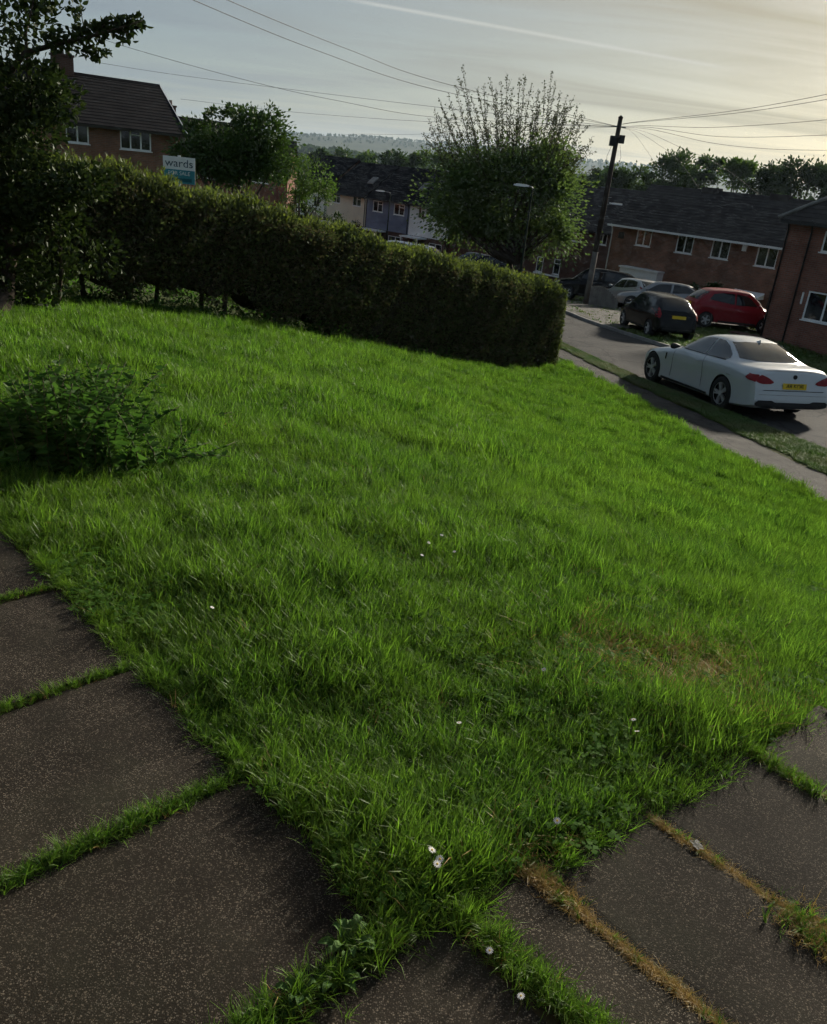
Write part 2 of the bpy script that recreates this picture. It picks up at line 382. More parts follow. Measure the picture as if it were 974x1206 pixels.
# ------------------------------------------------------------------ ground sheet to the horizon
def far_z(r, az):
    w1 = 1.0 + .25 * np.sin(az * 9 + 1) + .15 * np.sin(az * 23)
    prof = np.interp(r, [0, 60, 90, 150, 300, 520, 760, 980, 1250, 1600, 2700, 3400, 6000, 9000],
                        [-2, -5.5, -6.8, -8.5, -13, -13, -8, -2, -4, 4, 2, 30, 10, -20])
    hill = np.exp(-((r - 2700) / 620) ** 2) * (66 + 7 * np.sin(az * 7 + .6) + 5 * np.sin(az * 19 + 2) + 2 * np.sin(az * 47))
    rid = np.exp(-((r - 960) / 170) ** 2) * (3.0 * w1 - 1.0)
    return prof + hill + rid
azs = np.radians(np.concatenate([np.arange(-180, -56, 4), np.arange(-56, 56, .45), np.arange(56, 180, 4)]))
rad = np.concatenate([[0.0], np.geomspace(.6, 110, 190), np.geomspace(118, 5000, 80)])
AZ, RR = np.meshgrid(azs, rad)
X = RR * np.sin(AZ); Y = RR * np.cos(AZ)
_s, _l = X * ES[0] + Y * ES[1], X * EL[0] + Y * EL[1]
near = T(X, Y) - .03 - .09 * ((_l > 8.9) & (_l < 13.2) & (_s > -16) & (_s < 80)) - .12 * ((np.hypot(X, Y) < 6) & (Y < 6))
fz = far_z(RR, AZ)
front = np.clip((np.cos(AZ) + .15) / .6, 0, 1)
r1 = 14 + 64 * front; r2 = 45 + 65 * front
w = np.clip((RR - r1) / (r2 - r1), 0, 1); w = w * w * (3 - 2 * w)
Z = near * (1 - w) + (fz * front + (1 - front) * .4) * w
Z[RR > 5000 * .98] -= 20
na = len(azs); fc = []
for i in range(len(rad) - 1):
    b = i * na
    for j in range(na):
        k = (j + 1) % na
        fc.append((b + j, b + na + j, b + na + k, b + k))
def GZ(x, y):
    """height of the finished ground sheet"""
    r = math.hypot(x, y); a = math.atan2(x, y); fr = min(1, max(0, (math.cos(a) + .15) / .6))
    q1 = 14 + 64 * fr; q2 = 45 + 65 * fr; ww = min(1, max(0, (r - q1) / (q2 - q1))); ww = ww * ww * (3 - 2 * ww)
    return (Tz(x, y) - .03) * (1 - ww) + (float(far_z(np.array(r), np.array(a))) * fr + (1 - fr) * .4) * ww
# ground material: short grass close by, fields and woods far off
m, nt, out = newmat('ground_grass')
p = N(nt, 'ShaderNodeBsdfPrincipled', Roughness=.95); p.inputs['Specular IOR Level'].default_value = .1; nt.links.new(p.outputs[0], out.inputs[0])
c1, f1 = noise_col(nt, (.035, .060, .014), (.065, .085, .024), 1.1)
c2, f2 = noise_col(nt, (.028, .045, .020), (.07, .085, .035), .006, 3)
c3, f3 = noise_col(nt, (.02, .032, .015), (.045, .06, .025), .03, 6)
g = N(nt, 'ShaderNodeNewGeometry'); ln = N(nt, 'ShaderNodeVectorMath', operation='LENGTH'); nt.links.new(g.outputs['Position'], ln.inputs[0])
mr = N(nt, 'ShaderNodeMapRange'); mr.inputs['From Min'].default_value = 70; mr.inputs['From Max'].default_value = 250; nt.links.new(ln.outputs['Value'], mr.inputs['Value'])
nt.links.new(mixcol(nt, mr.outputs[0], c1, mixcol(nt, .5, c2, c3)), p.inputs['Base Color'])
MT['ground'] = m
ground = mobj('ground', np.stack([X, Y, Z], -1).reshape(-1, 3), fc, MT['ground'], smooth=True)
tag(ground, 'green ground falling away to the valley and rising to far hills', 'ground', kind='structure')

# ------------------------------------------------------------------ lawn, footway, verge, road
SS = np.arange(-14, 78, .2)
def wobl(sd, amp):
    g = np.random.default_rng(sd); o = np.zeros_like(SS)
    for k in range(7): o += np.sin(SS * g.uniform(.8, 9) + g.uniform(0, 6.28)) * g.uniform(.3, 1)
    return o * amp / 3
L_lawn = np.interp(SS, [-14, 0, 9.3, 20.5, 60], [7.4, 7.42, 7.48, 7.70, 8.0]) + wobl(1, .05)
L_pav = np.interp(SS, [-14, 0, 10.6, 14, 20.5, 60], [8.75, 8.7, 8.55, 8.50, 8.35, 8.5]) + wobl(2, .07)
L_kn = np.interp(SS, [-14, 0, 12.6, 18.5, 22.7, 60], [9.75, 9.75, 9.65, 8.95, 8.80, 8.95])
L_kf = np.interp(SS, [-14, 20, 25.8, 31.7, 60], [13.3, 13.1, 12.8, 12.4, 12.2])
def strip(name, S, L0, L1, nl, dz, mat, label, cat):
    v = []; f = []
    for i, s in enumerate(S):
        for j in range(nl + 1):
            q = ES * s + EL * (L0[i] + (L1[i] - L0[i]) * j / nl); v.append((q[0], q[1]))
    v = np.array(v); z = T(v[:, 0], v[:, 1]) + dz
    for i in range(len(S) - 1):
        for j in range(nl): b = i * (nl + 1) + j; f.append((b, b + 1, b + nl + 2, b + nl + 1))
    o = mobj(name, np.column_stack([v, z]), f, mat, smooth=True)
    return tag(o, label, cat, kind='structure')
strip('footway', SS, L_lawn, L_pav, 4, .010, MT['footway'], 'worn grey asphalt footway between the lawn and the verge', 'footway')
strip('verge', SS, L_pav, L_kn - .10, 3, .012, MT['verge'], 'narrow worn grass verge between the footway and the road', 'verge')
road = strip('road', SS, L_kn + .04, L_kf, 8, -.045, MT['asphalt'], 'grey asphalt road running downhill past the parked white car', 'road')
# lawn sheet
lv = []; lf = []
gs = np.arange(-6, 24.01, .25); gl = np.linspace(-14, 1, 61)
for s in gs:
    e = float(np.interp(s, SS, L_lawn))
    for t in gl:
        l = e + (t - 1) ; q = ES * s + EL * l; lv.append((q[0], q[1]))
lv = np.array(lv); _a, _b = (lv - np.array([.0955, 1.3233])) @ np.array([-math.cos(R(44.5)), math.sin(R(44.5))]), (lv - np.array([.0955, 1.3233])) @ np.array([math.sin(R(44.5)), math.cos(R(44.5))])
lz = T(lv[:, 0], lv[:, 1]) - .12 * ((_b < .0) | (_a < np.interp(_b, [0, 3], [0, -.2])))
ng = len(gl)
for i in range(len(gs) - 1):
    for j in range(ng - 1): b = i * ng + j; lf.append((b, b + 1, b + ng + 1, b + ng))
lawn = mobj('lawn', np.column_stack([lv, lz - .015]), lf, MT['lawn'], smooth=True)
tag(lawn, 'soil of the sloping front lawn under the grass', 'lawn', kind='structure')
# kerbs: near one low and overgrown, far one a real step, stone by stone
def kerb(name, S0, S1, L, dl, dz, label, h):
    root = empty(name, tuple(np.append((ES * S0 + EL * float(np.interp(S0, SS, L))), 0.0)))
    root.location.z = Tz(root.location.x, root.location.y); tag(root, label, 'kerb', kind='structure')
    o = np.array(root.location); s = S0; mesh = None
    while s < S1:
        l0 = float(np.interp(s, SS, L)); l1 = float(np.interp(s + .9, SS, L))
        a = ES * s + EL * l0; b = ES * (s + .9) + EL * l1; d = b - a; d /= np.linalg.norm(d); nrm = np.array([d[1], -d[0]])
        a2 = a + d * .006; b2 = b - d * .006
        pts = [a2, b2, b2 + nrm * dl, a2 + nrm * dl]
        zt = [Tz(*q) + dz for q in pts]
        j = rng.normal(0, .004)
        v = [(q[0], q[1], zz + j - h) for q, zz in zip(pts, zt)] + [(q[0], q[1], zz + j) for q, zz in zip(pts, zt)]
        # small chamfer along the road-side top edge
        v = np.array(v) - o
        mobj('kerb_stone', v, [(0, 3, 2, 1), (4, 5, 6, 7), (0, 1, 5, 4), (1, 2, 6, 5), (2, 3, 7, 6), (3, 0, 4, 7)], MT['kerb'], root)
        s += .9
kerb('far_kerb', 14, 50, L_kf, .13, .06, 'pale concrete kerb stones along the far side of the road', .25)
kerb('near_kerb', 4, 40, L_kn - .09, .12, .02, 'low overgrown kerb stones between the verge and the road', .2)
# beyond the far kerb: driveway and front aprons
def quad_sheet(name, pts, dz, mat, label, cat, n=14):
    pts = [np.array(p[:2]) for p in pts]; v = []; f = []
    for i in range(n + 1):
        for j in range(n + 1):
            a = pts[0] + (pts[1] - pts[0]) * j / n; b = pts[3] + (pts[2] - pts[3]) * j / n; q = a + (b - a) * i / n; v.append(q)
    v = np.array(v); z = T(v[:, 0], v[:, 1]) + dz
    for i in range(n):
        for j in range(n): b = i * (n + 1) + j; f.append((b, b + 1, b + n + 2, b + n + 1))
    return tag(mobj(name, np.column_stack([v, z]), f, mat, smooth=True), label, cat, kind='structure')
def slp(s, l): return ES * s + EL * l
quad_sheet('driveway', [slp(29.5, 12.72), slp(44, 12.5), slp(46, 24), slp(34, 22)], .03, MT['drive'], 'pale dusty driveway where the parked cars stand', 'driveway')
quad_sheet('side_road', [slp(47, 8.5), slp(72, 2.5), slp(76, -14), slp(56, -14)], .02, MT['asphalt'], 'asphalt side road beyond the hedge end', 'road')

# ------------------------------------------------------------------ paving slabs in the foreground
OP = np.array([0.0955, 1.3233]); PA = np.array([-math.cos(R(44.5)), math.sin(R(44.5))]); PB = np.array([math.sin(R(44.5)), math.cos(R(44.5))])
def slab_mesh(name, a0, a1, b0, b1, parent, tilt=(0, 0), chip=1.0, zo=0.0, sl_=0.0):
    """slab with rounded worn edges; slightly rocked and uneven"""
    na_, nb_ = max(6, int(abs(a1 - a0) / .03)), max(6, int(abs(b1 - b0) / .03))
    ua = np.linspace(0, 1, na_ + 1); ub = np.linspace(0, 1, nb_ + 1)
    v = []; f = []; seed = rng.random(4) * 20
    def wob(t, k): return .0035 * chip * (math.sin(t * 21 + seed[k]) + .7 * math.sin(t * 47 + seed[(k + 1) % 4] * 2) + .5 * math.sin(t * 95 + seed[(k + 2) % 4] * 3))
    for i in ua:
        for j in ub:
            a = a0 + (a1 - a0) * i; b = b0 + (b1 - b0) * j
            wa = (1 - i) * wob(b, 0) + i * wob(b, 1); wb = (1 - j) * wob(a, 2) + j * wob(a, 3)
            de = min(i * (a1 - a0), (1 - i) * (a1 - a0), j * (b1 - b0), (1 - j) * (b1 - b0))
            z = tilt[0] * (i - .5) + tilt[1] * (j - .5) + .0025 * math.sin(a * 13 + seed[0]) * math.sin(b * 11 + seed[1]) - .004 * max(0, 1 - de / .012) ** 2
            q = OP + PA * (a + wa) + PB * (b + wb)
            v.append((q[0], q[1], z + zo + sl_ * (j - .5)))
    for i in range(na_):
        for j in range(nb_): k = i * (nb_ + 1) + j; f.append((k, k + 1, k + nb_ + 2, k + nb_ + 1))
    ring = [j for j in range(nb_ + 1)] + [i * (nb_ + 1) + nb_ for i in range(1, na_ + 1)] + [na_ * (nb_ + 1) + j for j in range(nb_ - 1, -1, -1)] + [i * (nb_ + 1) for i in range(na_ - 1, 0, -1)]
    base = len(v)
    for k in ring: v.append((v[k][0], v[k][1], v[k][2] - .06))
    for i in range(len(ring)): j = (i + 1) % len(ring); f.append((ring[j], ring[i], base + i, base + j))
    f.append(tuple(base + i for i in range(len(ring))))
    f = [tuple(reversed(q)) for q in f]
    return mobj(name, v, f, MT['slab'], parent, smooth=False)
path1 = empty('garden_path'); tag(path1, 'path of brown aggregate slabs along the left side of the lawn', 'path', kind='structure')
g_ = .016
for k in range(-1, 7):
    if k == -1: slab_mesh('slab', -.62, -.03, -.92, .055, path1, (.006, -.004))
    else: slab_mesh('slab', k * .613 + g_, (k + 1) * .613 - g_, -.94, -.035 - .01 * (k % 2), path1, tuple(rng.normal(0, .003, 2)))
path2 = empty('front_path'); tag(path2, 'path of brown aggregate slabs along the right side of the lawn', 'path', kind='structure')
for (b0, b1, a1) in ((.125, .304, -.05), (.317, .704, -.10), (.716, 1.188, -.16), (1.206, 1.68, -.21), (1.70, 2.2, -.27)):
    slab_mesh('slab', -.98, a1, b0, b1, path2, tuple(rng.normal(0, .002, 2)), 1.1, -.05 * max(0, b0 - 1.0) - .0, -.02 * (b0 > 1))
for k in range(2): slab_mesh('slab', -1.6, -1.0, .13 + k * .62, .73 + k * .6, path2)
# bedding under and between the slabs
bed = MB()  # noqa
for a0, a1, b0, b1 in ((-1.7, 5, -1.1, .02), (-1.7, -.02, .0, 1.25)):
    q = [OP + PA * a + PB * b for a, b in ((a0, b0), (a1, b0), (a1, b1), (a0, b1))]
    bed.add([(p_[0], p_[1], (-.013 if b0 < -.5 else -.0045)) for p_ in q], [(0, 3, 2, 1)])
tag(bed.build('path_bedding', MT['soil']), 'dark soil bedding showing in the joints between slabs', 'soil', kind='structure')

# ------------------------------------------------------------------ grass
def tuft(name, n, hmin, hmax, spread, width, lean, mat, seed):
    g = np.random.default_rng(seed); v = []; f = []; rn = []
    for i in range(n):
        h = g.uniform(hmin, hmax); a = g.uniform(0, 6.283); r = spread * math.sqrt(g.random()); x, y = r * math.cos(a), r * math.sin(a)
        ld = g.uniform(0, 6.283); lx, ly = math.cos(ld), math.sin(ld); ln_ = lean * g.uniform(.3, 1.3) * h; w = width * g.uniform(.7, 1.3)
        wx, wy = -ly * w / 2, lx * w / 2; b = len(v); q = g.random()
        for t, ww in ((0, 1), (.4, .95), (.75, .65)):
            ox, oy, oz = lx * ln_ * t * t, ly * ln_ * t * t, h * (t - .25 * lean * t * t * t)
            v += [(x + ox - wx * ww, y + oy - wy * ww, oz), (x + ox + wx * ww, y + oy + wy * ww, oz)]
        v.append((x + lx * ln_, y + ly * ln_, h * (1 - .25 * lean))); rn += [q] * 7
        f += [(b, b + 1, b + 3, b + 2), (b + 2, b + 3, b + 5, b + 4), (b + 4, b + 5, b + 6)]
    me = bpy.data.meshes.new(name); me.from_pydata(v, [], f); me.materials.append(mat)
    me.attributes.new('rnd', 'FLOAT', 'POINT').data.foreach_set('value', rn)
    return bpy.data.objects.new(name, me)
def instancer(name, pts, scl, rot, idx, templates, label):
    col = bpy.data.collections.new(name + '_templates')
    for t in templates: col.objects.link(t)
    me = bpy.data.meshes.new(name); me.vertices.add(len(pts)); me.vertices.foreach_set('co', np.asarray(pts, np.float32).ravel())
    for nm, typ, dat, key in (('scl', 'FLOAT_VECTOR', scl, 'vector'), ('rot', 'FLOAT_VECTOR', rot, 'vector'), ('idx', 'INT', idx, 'value')):
        a = me.attributes.new(nm, typ, 'POINT'); a.data.foreach_set(key, np.asarray(dat, np.int32 if typ == 'INT' else np.float32).ravel())
    o = link(bpy.data.objects.new(name, me))
    ng = bpy.data.node_groups.new(name, 'GeometryNodeTree')
    ng.interface.new_socket('Geometry', in_out='INPUT', socket_type='NodeSocketGeometry'); ng.interface.new_socket('Geometry', in_out='OUTPUT', socket_type='NodeSocketGeometry')
    gi = ng.nodes.new('NodeGroupInput'); go = ng.nodes.new('NodeGroupOutput')
    ci = ng.nodes.new('GeometryNodeCollectionInfo'); ci.inputs['Collection'].default_value = col; ci.inputs['Separate Children'].default_value = True; ci.inputs['Reset Children'].default_value = True
    ip = ng.nodes.new('GeometryNodeInstanceOnPoints'); ip.inputs['Pick Instance'].default_value = True
    def na(nm, typ):
        q = ng.nodes.new('GeometryNodeInputNamedAttribute'); q.data_type = typ; q.inputs['Name'].default_value = nm; return q.outputs['Attribute']
    e2r = ng.nodes.new('FunctionNodeEulerToRotation'); ng.links.new(na('rot', 'FLOAT_VECTOR'), e2r.inputs[0])
    ng.links.new(gi.outputs[0], ip.inputs['Points']); ng.links.new(ci.outputs[0], ip.inputs['Instance']); ng.links.new(na('idx', 'INT'), ip.inputs['Instance Index'])
    ng.links.new(e2r.outputs[0], ip.inputs['Rotation']); ng.links.new(na('scl', 'FLOAT_VECTOR'), ip.inputs['Scale']); ng.links.new(ip.outputs[0], go.inputs[0])
    o.modifiers.new('scatter', 'NODES').node_group = ng
    return tag(o, label, 'grass', kind='stuff')
def vnoise(x, y, s, seed=0):
    """cheap smooth noise 0..1"""
    g = np.random.default_rng(seed); o = np.zeros_like(x)
    for k in range(5):
        a = g.uniform(0, 6.283); fq = s * g.uniform(.6, 1.7); o += np.sin((x * math.cos(a) + y * math.sin(a)) * fq + g.uniform(0, 6.283) + 1.3 * np.sin((x * math.sin(a) - y * math.cos(a)) * fq * .7))
    return .5 + o / 9.0
def path_ab(x, y):
    dx, dy = x - OP[0], y - OP[1]; return dx * PA[0] + dy * PA[1], dx * PB[0] + dy * PB[1]
def road_sl(x, y): return x * ES[0] + y * ES[1], x * EL[0] + y * EL[1]

# hedge base line (front), from the left to the right end
HB = np.array([onground(650, 434), onground(190, 371)])
hd = (HB[1] - HB[0])[:2]; hlen = np.linalg.norm(hd); hd /= hlen; hn = np.array([hd[1], -hd[0]])          # hd: right end -> left, hn: away from the lawn
if hn @ np.array([0, 1]) < 0: hn = -hn
def hedge_uv(x, y):
    return (x - HB[0][0]) * hd[0] + (y - HB[0][1]) * hd[1], (x - HB[0][0]) * hn[0] + (y - HB[0][1]) * hn[1]
print('hedge', HB, hlen, hd, hn)

N0 = 1600000
gx = rng.uniform(-11, 9, N0); gy = rng.uniform(1.0, 25, N0)
d = np.hypot(gx, gy); keep = rng.random(N0) < np.clip((2.4 / d) ** 1.65, 0, 1)
gx, gy, d = gx[keep], gy[keep], d[keep]
a_, b_ = path_ab(gx, gy); s_, l_ = road_sl(gx, gy); hu, hv = hedge_uv(gx, gy)
en = (vnoise(gx, gy, 9, 3) - .5) * .16
aedge = np.interp(b_, [-.1, .1, .5, .8, 1.2, 1.55, 2.6, 4], [-.03, -.05, -.10, -.17, -.16, -.26, -.35, -.6])
le = np.interp(s_, SS, L_lawn)
ok = (b_ > -.045 + en * .6) & (a_ > aedge + en * .5) & (l_ < le + en) & (hv < .55)
ok &= (np.degrees(np.arctan2(gx, gy)) > -36) & (np.degrees(np.arctan2(gx, gy)) < 34)
gx, gy, d, a_, b_, hv = gx[ok], gy[ok], d[ok], a_[ok], b_[ok], hv[ok]
gz = T(gx, gy) - .018
dry = (np.exp(-(((gx - onground(790, 785)[0]) / .38) ** 2 + ((gy - onground(790, 785)[1]) / .30) ** 2)) * 1.1 + np.exp(-(((gx - onground(640, 1015)[0]) / .10) ** 2 + ((gy - onground(640, 1015)[1]) / .08) ** 2)) * .7)
tall = vnoise(gx, gy, 1.6, 11); clump = vnoise(gx, gy, 5.5, 12); fine = vnoise(gx, gy, 13, 13)
cl2 = vnoise(gx, gy, 17, 14); cl3 = vnoise(gx, gy, 9, 15)
hs = .42 + .40 * tall + .75 * np.clip((clump - .2) * 1.5, 0, 1.1) * (.5 + cl3) + .35 * cl2 + .12 * fine
hs *= np.clip(.74 + d * .03, .74, .92) * (1 - .45 * np.clip(dry, 0, 1))
edge = np.minimum(b_, a_ - np.interp(b_, [-.1, .1, .5, .8, 1.2, 1.55, 2.6, 4], [-.03, -.05, -.10, -.17, -.16, -.26, -.35, -.6]))
hs *= np.where(edge < .05, .72, 1.0)
bare = rng.random(len(gx)) < np.clip(dry - .5, 0, .75) + np.clip(.42 - cl3, 0, .3) * 1.4
wsc = np.clip(d / 3.6, 1, 3.2)
idx = rng.integers(0, 7, len(gx)); idx = np.where(d > 6, 7 + idx % 4, idx)
isd = rng.random(len(gx)) < (dry * .55 + .006); idx = np.where(isd, 11, idx)
k_ = ~bare
hs = hs * rng.uniform(.5, 1.35, len(hs))
scl = np.stack([hs * .55 + .45, hs * .55 + .45, hs], 1) * np.where(d > 6, 1.0, 1.0)[:, None]
rot = np.stack([rng.normal(0, .19, len(gx)), rng.normal(0, .19, len(gx)), rng.uniform(0, 6.283, len(gx))], 1)
# grass at the path edge flops out over the slabs
fl = edge < .06
tl = [tuft('tuft_%02d' % i, 19, .030, .115, .032, .0025, .6, MT['grass'], 100 + i) for i in range(7)]
tl += [tuft('tuft_%02d' % (7 + i), 46, .04, .125, .085, .0050, .5, MT['grass'], 200 + i) for i in range(4)]
tl += [tuft('tuft_11', 16, .03, .09, .04, .003, 1.1, MT['grass_dry'], 300)]
print('lawn tufts', int(k_.sum()))
instancer('lawn_grass', np.stack([gx, gy, gz], 1)[k_], scl[k_], rot[k_], idx[k_], tl, 'long bright green grass of the sloping front lawn')

# clover and small broad leaves mixed into the lawn
def clover(name, n, seed):
    g = np.random.default_rng(seed); v = []; f = []; rn = []
    for i in range(n):
        a = g.uniform(0, 6.283); r = .07 * math.sqrt(g.random()); c = np.array([r * math.cos(a), r * math.sin(a), g.uniform(.015, .045)]); s_ = g.uniform(.005, .010); ph = g.uniform(0, 6.28); q = g.random()
        for k in range(3):
            t = ph + k * 2.094; u_ = np.array([math.cos(t), math.sin(t), g.normal(0, .2)]); w_ = np.array([-math.sin(t), math.cos(t), 0]); b = len(v)
            for p_ in (c, c + u_ * s_ * .8 + w_ * s_ * .75, c + u_ * s_ * 1.6, c + u_ * s_ * .8 - w_ * s_ * .75): v.append(tuple(p_)); rn.append(q)
            f += [(b, b + 1, b + 2), (b, b + 2, b + 3)]
    me = bpy.data.meshes.new(name); me.from_pydata(v, [], f); me.materials.append(MT['weed_bright']); me.attributes.new('rnd', 'FLOAT', 'POINT').data.foreach_set('value', rn)
    return bpy.data.objects.new(name, me)
ck = (vnoise(gx, gy, 3.5, 51) > .45) & (rng.random(len(gx)) < .035) & (d < 9)
nc = int(ck.sum())
cl_o = instancer('lawn_clover', np.stack([gx, gy, gz + .012], 1)[ck], np.stack([rng.uniform(.7, 1.3, nc)] * 3, 1), np.stack([np.zeros(nc), np.zeros(nc), rng.uniform(0, 6.28, nc)], 1), rng.integers(0, 3, nc), [clover('clover_%d' % i, 16, 700 + i) for i in range(3)], 'clover and small weeds mixed into the lawn grass')
# long blades flopping out over the slabs along both edges
def spill(n, pa, pb, dirv, sg):
    t = rng.random(n); t = np.clip(t + .02 * np.sin(t * 60), 0, 1); q = pa[None] + (pb - pa)[None] * t[:, None] + rng.normal(0, .018, (n, 2)); phi = math.atan2(dirv[0], -dirv[1])
    k = vnoise(q[:, 0], q[:, 1], 12, 52) > rng.uniform(.25, .7, n); q = q[k]; m_ = len(q)
    return q, np.stack([rng.normal(.75, .32, m_), rng.normal(0, .2, m_), phi + rng.normal(0, .7, m_)], 1), rng.uniform(.4, .95, m_)
S1 = spill(1500, OP + PB * .0, OP + PA * 4.2 + PB * .0, -PB, 1); S2 = spill(520, OP + PA * -.06 + PB * .12, OP + PA * -.20 + PB * 1.2, -PA, 1)
S3 = spill(350, OP + PA * -.20 + PB * 1.2, OP + PA * -.32 + PB * 2.2, -PA, 1)
sq = np.concatenate([S1[0], S2[0], S3[0]]); sr = np.concatenate([S1[1], S2[1], S3[1]]); ss_ = np.concatenate([S1[2], S2[2], S3[2]])
instancer('edge_grass', np.column_stack([sq, np.minimum(T(sq[:, 0], sq[:, 1]), 0) - .008]), np.stack([ss_ * .85] * 3, 1), sr, rng.integers(0, 3, len(sq)), [tuft('et_%d' % i, 9, .04, .12, .016, .0026, .8, MT['grass'], 800 + i) for i in range(3)], 'ragged grass blades spilling over the edges of the slabs')

# grass and moss in the slab joints
def joint(p0, p1, n, wd, h, dryf, out_):
    t = rng.random(n); q = np.array(p0)[None] * (1 - t[:, None]) + np.array(p1)[None] * t[:, None]
    xy = OP[None] + PA[None] * (q[:, :1] + 0) + PB[None] * (q[:, 1:2] + 0)
    xy = xy + rng.normal(0, wd, (n, 2)); hh = h * rng.uniform(.5, 1.2, n) * (.6 + .8 * vnoise(xy[:, 0], xy[:, 1], 14, 5))
    out_.append((xy, hh, rng.random(n) < dryf))
J = []
for k, (h, wd, dn) in enumerate(((.75, .022, 420), (.42, .012, 520), (.30, .009, 380), (.26, .008, 260), (.26, .008, 150))):
    joint((k * .613, -.02), (k * .613, -.95), dn, wd, h, .05, J)
joint((-.06, .09), (-.62, .095), 520, .016, .62, .04, J)
joint((-.03, .31), (-.80, .312), 1300, .006, .2, .965, J); joint((.02, .31), (-.22, .312), 420, .016, .35, .93, J)
joint((-.16, .71), (-.75, .71), 800, .008, .2, .93, J)
joint((-.52, .70), (-.66, .70), 300, .03, .4, .75, J)
joint((-.16, 1.197), (-.40, 1.197), 180, .014, .45, .15, J)
joint((-.2, 1.197), (-.7, 1.197), 70, .007, .2, .7, J)
joint((-.22, 1.69), (-.6, 1.69), 100, .012, .3, .4, J)
jx = np.concatenate([q[0] for q in J]); jh = np.concatenate([q[1] for q in J]); jd = np.concatenate([q[2] for q in J])
nj = len(jx)
instancer('joint_grass', np.column_stack([jx, np.full(nj, -.007)]), np.stack([.5 * jh + .25, .5 * jh + .25, jh + .12], 1), np.stack([rng.normal(0, .3, nj), rng.normal(0, .3, nj), rng.uniform(0, 6.28, nj)], 1),
          np.where(jd, 3, rng.integers(0, 3, nj)), [tuft('jt_%d' % i, 9, .04, .10, .012, .0032, .9, MT['grass'], 400 + i) for i in range(3)] + [tuft('jt_3', 10, .02, .07, .014, .0026, 1.3, MT['grass_dry'], 410)],
          'grass and dry stalks growing in the joints between the slabs')

# verge grass
nv = 60000
vs = rng.uniform(4, 34, nv); vt = rng.random(nv)
vl = np.interp(vs, SS, L_pav) + .02 + (np.interp(vs, SS, L_kn) - np.interp(vs, SS, L_pav)) * vt * .98
q = ES[None] * vs[:, None] + EL[None] * vl[:, None]
vk = vnoise(q[:, 0], q[:, 1], 2.2, 21) * .6 + vnoise(q[:, 0], q[:, 1], 6, 22) * .4 + .35 * np.sin(vt * math.pi) > .40
q = q[vk]; nv = len(q)
instancer('verge_grass', np.column_stack([q, T(q[:, 0], q[:, 1])]), np.stack([np.full(nv, .8)] * 2 + [rng.uniform(.4, 1.05, nv)], 1), np.stack([rng.normal(0, .2, nv), rng.normal(0, .2, nv), rng.uniform(0, 6.28, nv)], 1), rng.integers(0, 3, nv),
          [tuft('vt_%d' % i, 12, .04, .09, .05, .010, .9, MT['grass_short'], 500 + i) for i in range(3)], 'short worn grass of the roadside verge')
# rough grass of the front gardens over the road
nv = 26000
vs = rng.uniform(12, 48, nv); vl = np.interp(vs, SS, L_kf) + .16 + rng.uniform(0, 1, nv) ** 1.5 * 14
kk = ~((vs > 29 - (vl - 12.7) * -.2) & (vs < 46) & (vl < 24)) | (rng.random(nv) < .06)
vs, vl = vs[kk], vl[kk]; q = ES[None] * vs[:, None] + EL[None] * vl[:, None]; nv = len(q)
instancer('garden_grass', np.column_stack([q, T(q[:, 0], q[:, 1]) - .01]), np.stack([np.full(nv, 1.3)] * 2 + [rng.uniform(.5, 1.2, nv)], 1), np.stack([rng.normal(0, .2, nv), rng.normal(0, .2, nv), rng.uniform(0, 6.28, nv)], 1), rng.integers(0, 3, nv),
          [tuft('gt_%d' % i, 14, .05, .12, .10, .02, .8, MT['grass_short'], 600 + i) for i in range(3)], 'short grass of the front gardens across the road')
# ------------------------------------------------------------------ the long clipped hedge
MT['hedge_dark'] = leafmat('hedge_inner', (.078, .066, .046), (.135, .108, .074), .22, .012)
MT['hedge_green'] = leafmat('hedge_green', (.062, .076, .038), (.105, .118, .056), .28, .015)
MT['hedge_lime'] = leafmat('hedge_sunlit_growth', (.085, .105, .024), (.14, .152, .038), .45, .02)  # new growth colour, with the sunlit rim of the hedge painted in
MT['hedge_core'] = pmat('hedge_core', (.03, .026, .018), (.045, .04, .028), 6, 1.0, 1.0, 14, .05)
HT_px = ([-400, 0, 40, 120, 150, 192, 227, 265, 314, 350, 400, 450, 500, 550, 600, 640, 668], [158, 184, 188, 207, 211, 225, 234, 239, 252, 263, 276, 291, 306, 318, 329, 337, 346])
hstat = np.linspace(0, hlen + 7.0, 120); htop = []
for u in hstat:
    P = np.array([*(HB[0][:2] + hd * u), 0]); P[2] = Tz(P[0], P[1]); h = 2.0
    for _ in range(6):
        pp = proj(P + np.array([0, 0, h])); h = height_to(P, float(np.interp(pp[0], *HT_px)))
    htop.append(P[2] + h)
htop = np.array(htop); 
print('hedge heights', htop[::20], [float(Tz(*(HB[0][:2] + hd * u))) for u in hstat[::20]])
def hu_px(px, py):
    q = onground(px, py); return float(hedge_uv(q[0], q[1])[0])
HGAP = [(hu_px(188, 371), .22, .36), (hu_px(232, 376), .26, .34), (hu_px(285, 382), .30, .30), (hu_px(352, 392), .22, .26), (hu_px(120, 366), .3, .3)]
HTH = .95                                                   # thickness
def hz(u): return np.interp(u, hstat, htop)
def hbulge(u, t): return .04 * np.sin(u * 1.3 + 1) + .025 * np.sin(u * 3.1 + t * 5) + .03 * np.sin(t * 7 + u * 2) + .02 * np.sin(u * 9 + t * 11)
hedge = empty('hedge', (HB[0][0], HB[0][1], HB[0][2]), 0, 'long clipped dark hedge with lime new growth and painted sunlit rim on top behind the lawn', 'hedge')
hloc = np.array(HB[0])
def hpt(u, v, z): 
    q = HB[0][:2] + hd * u[:, None] + hn * v[:, None]; return np.column_stack([q, z])
umax = hlen + 6.5
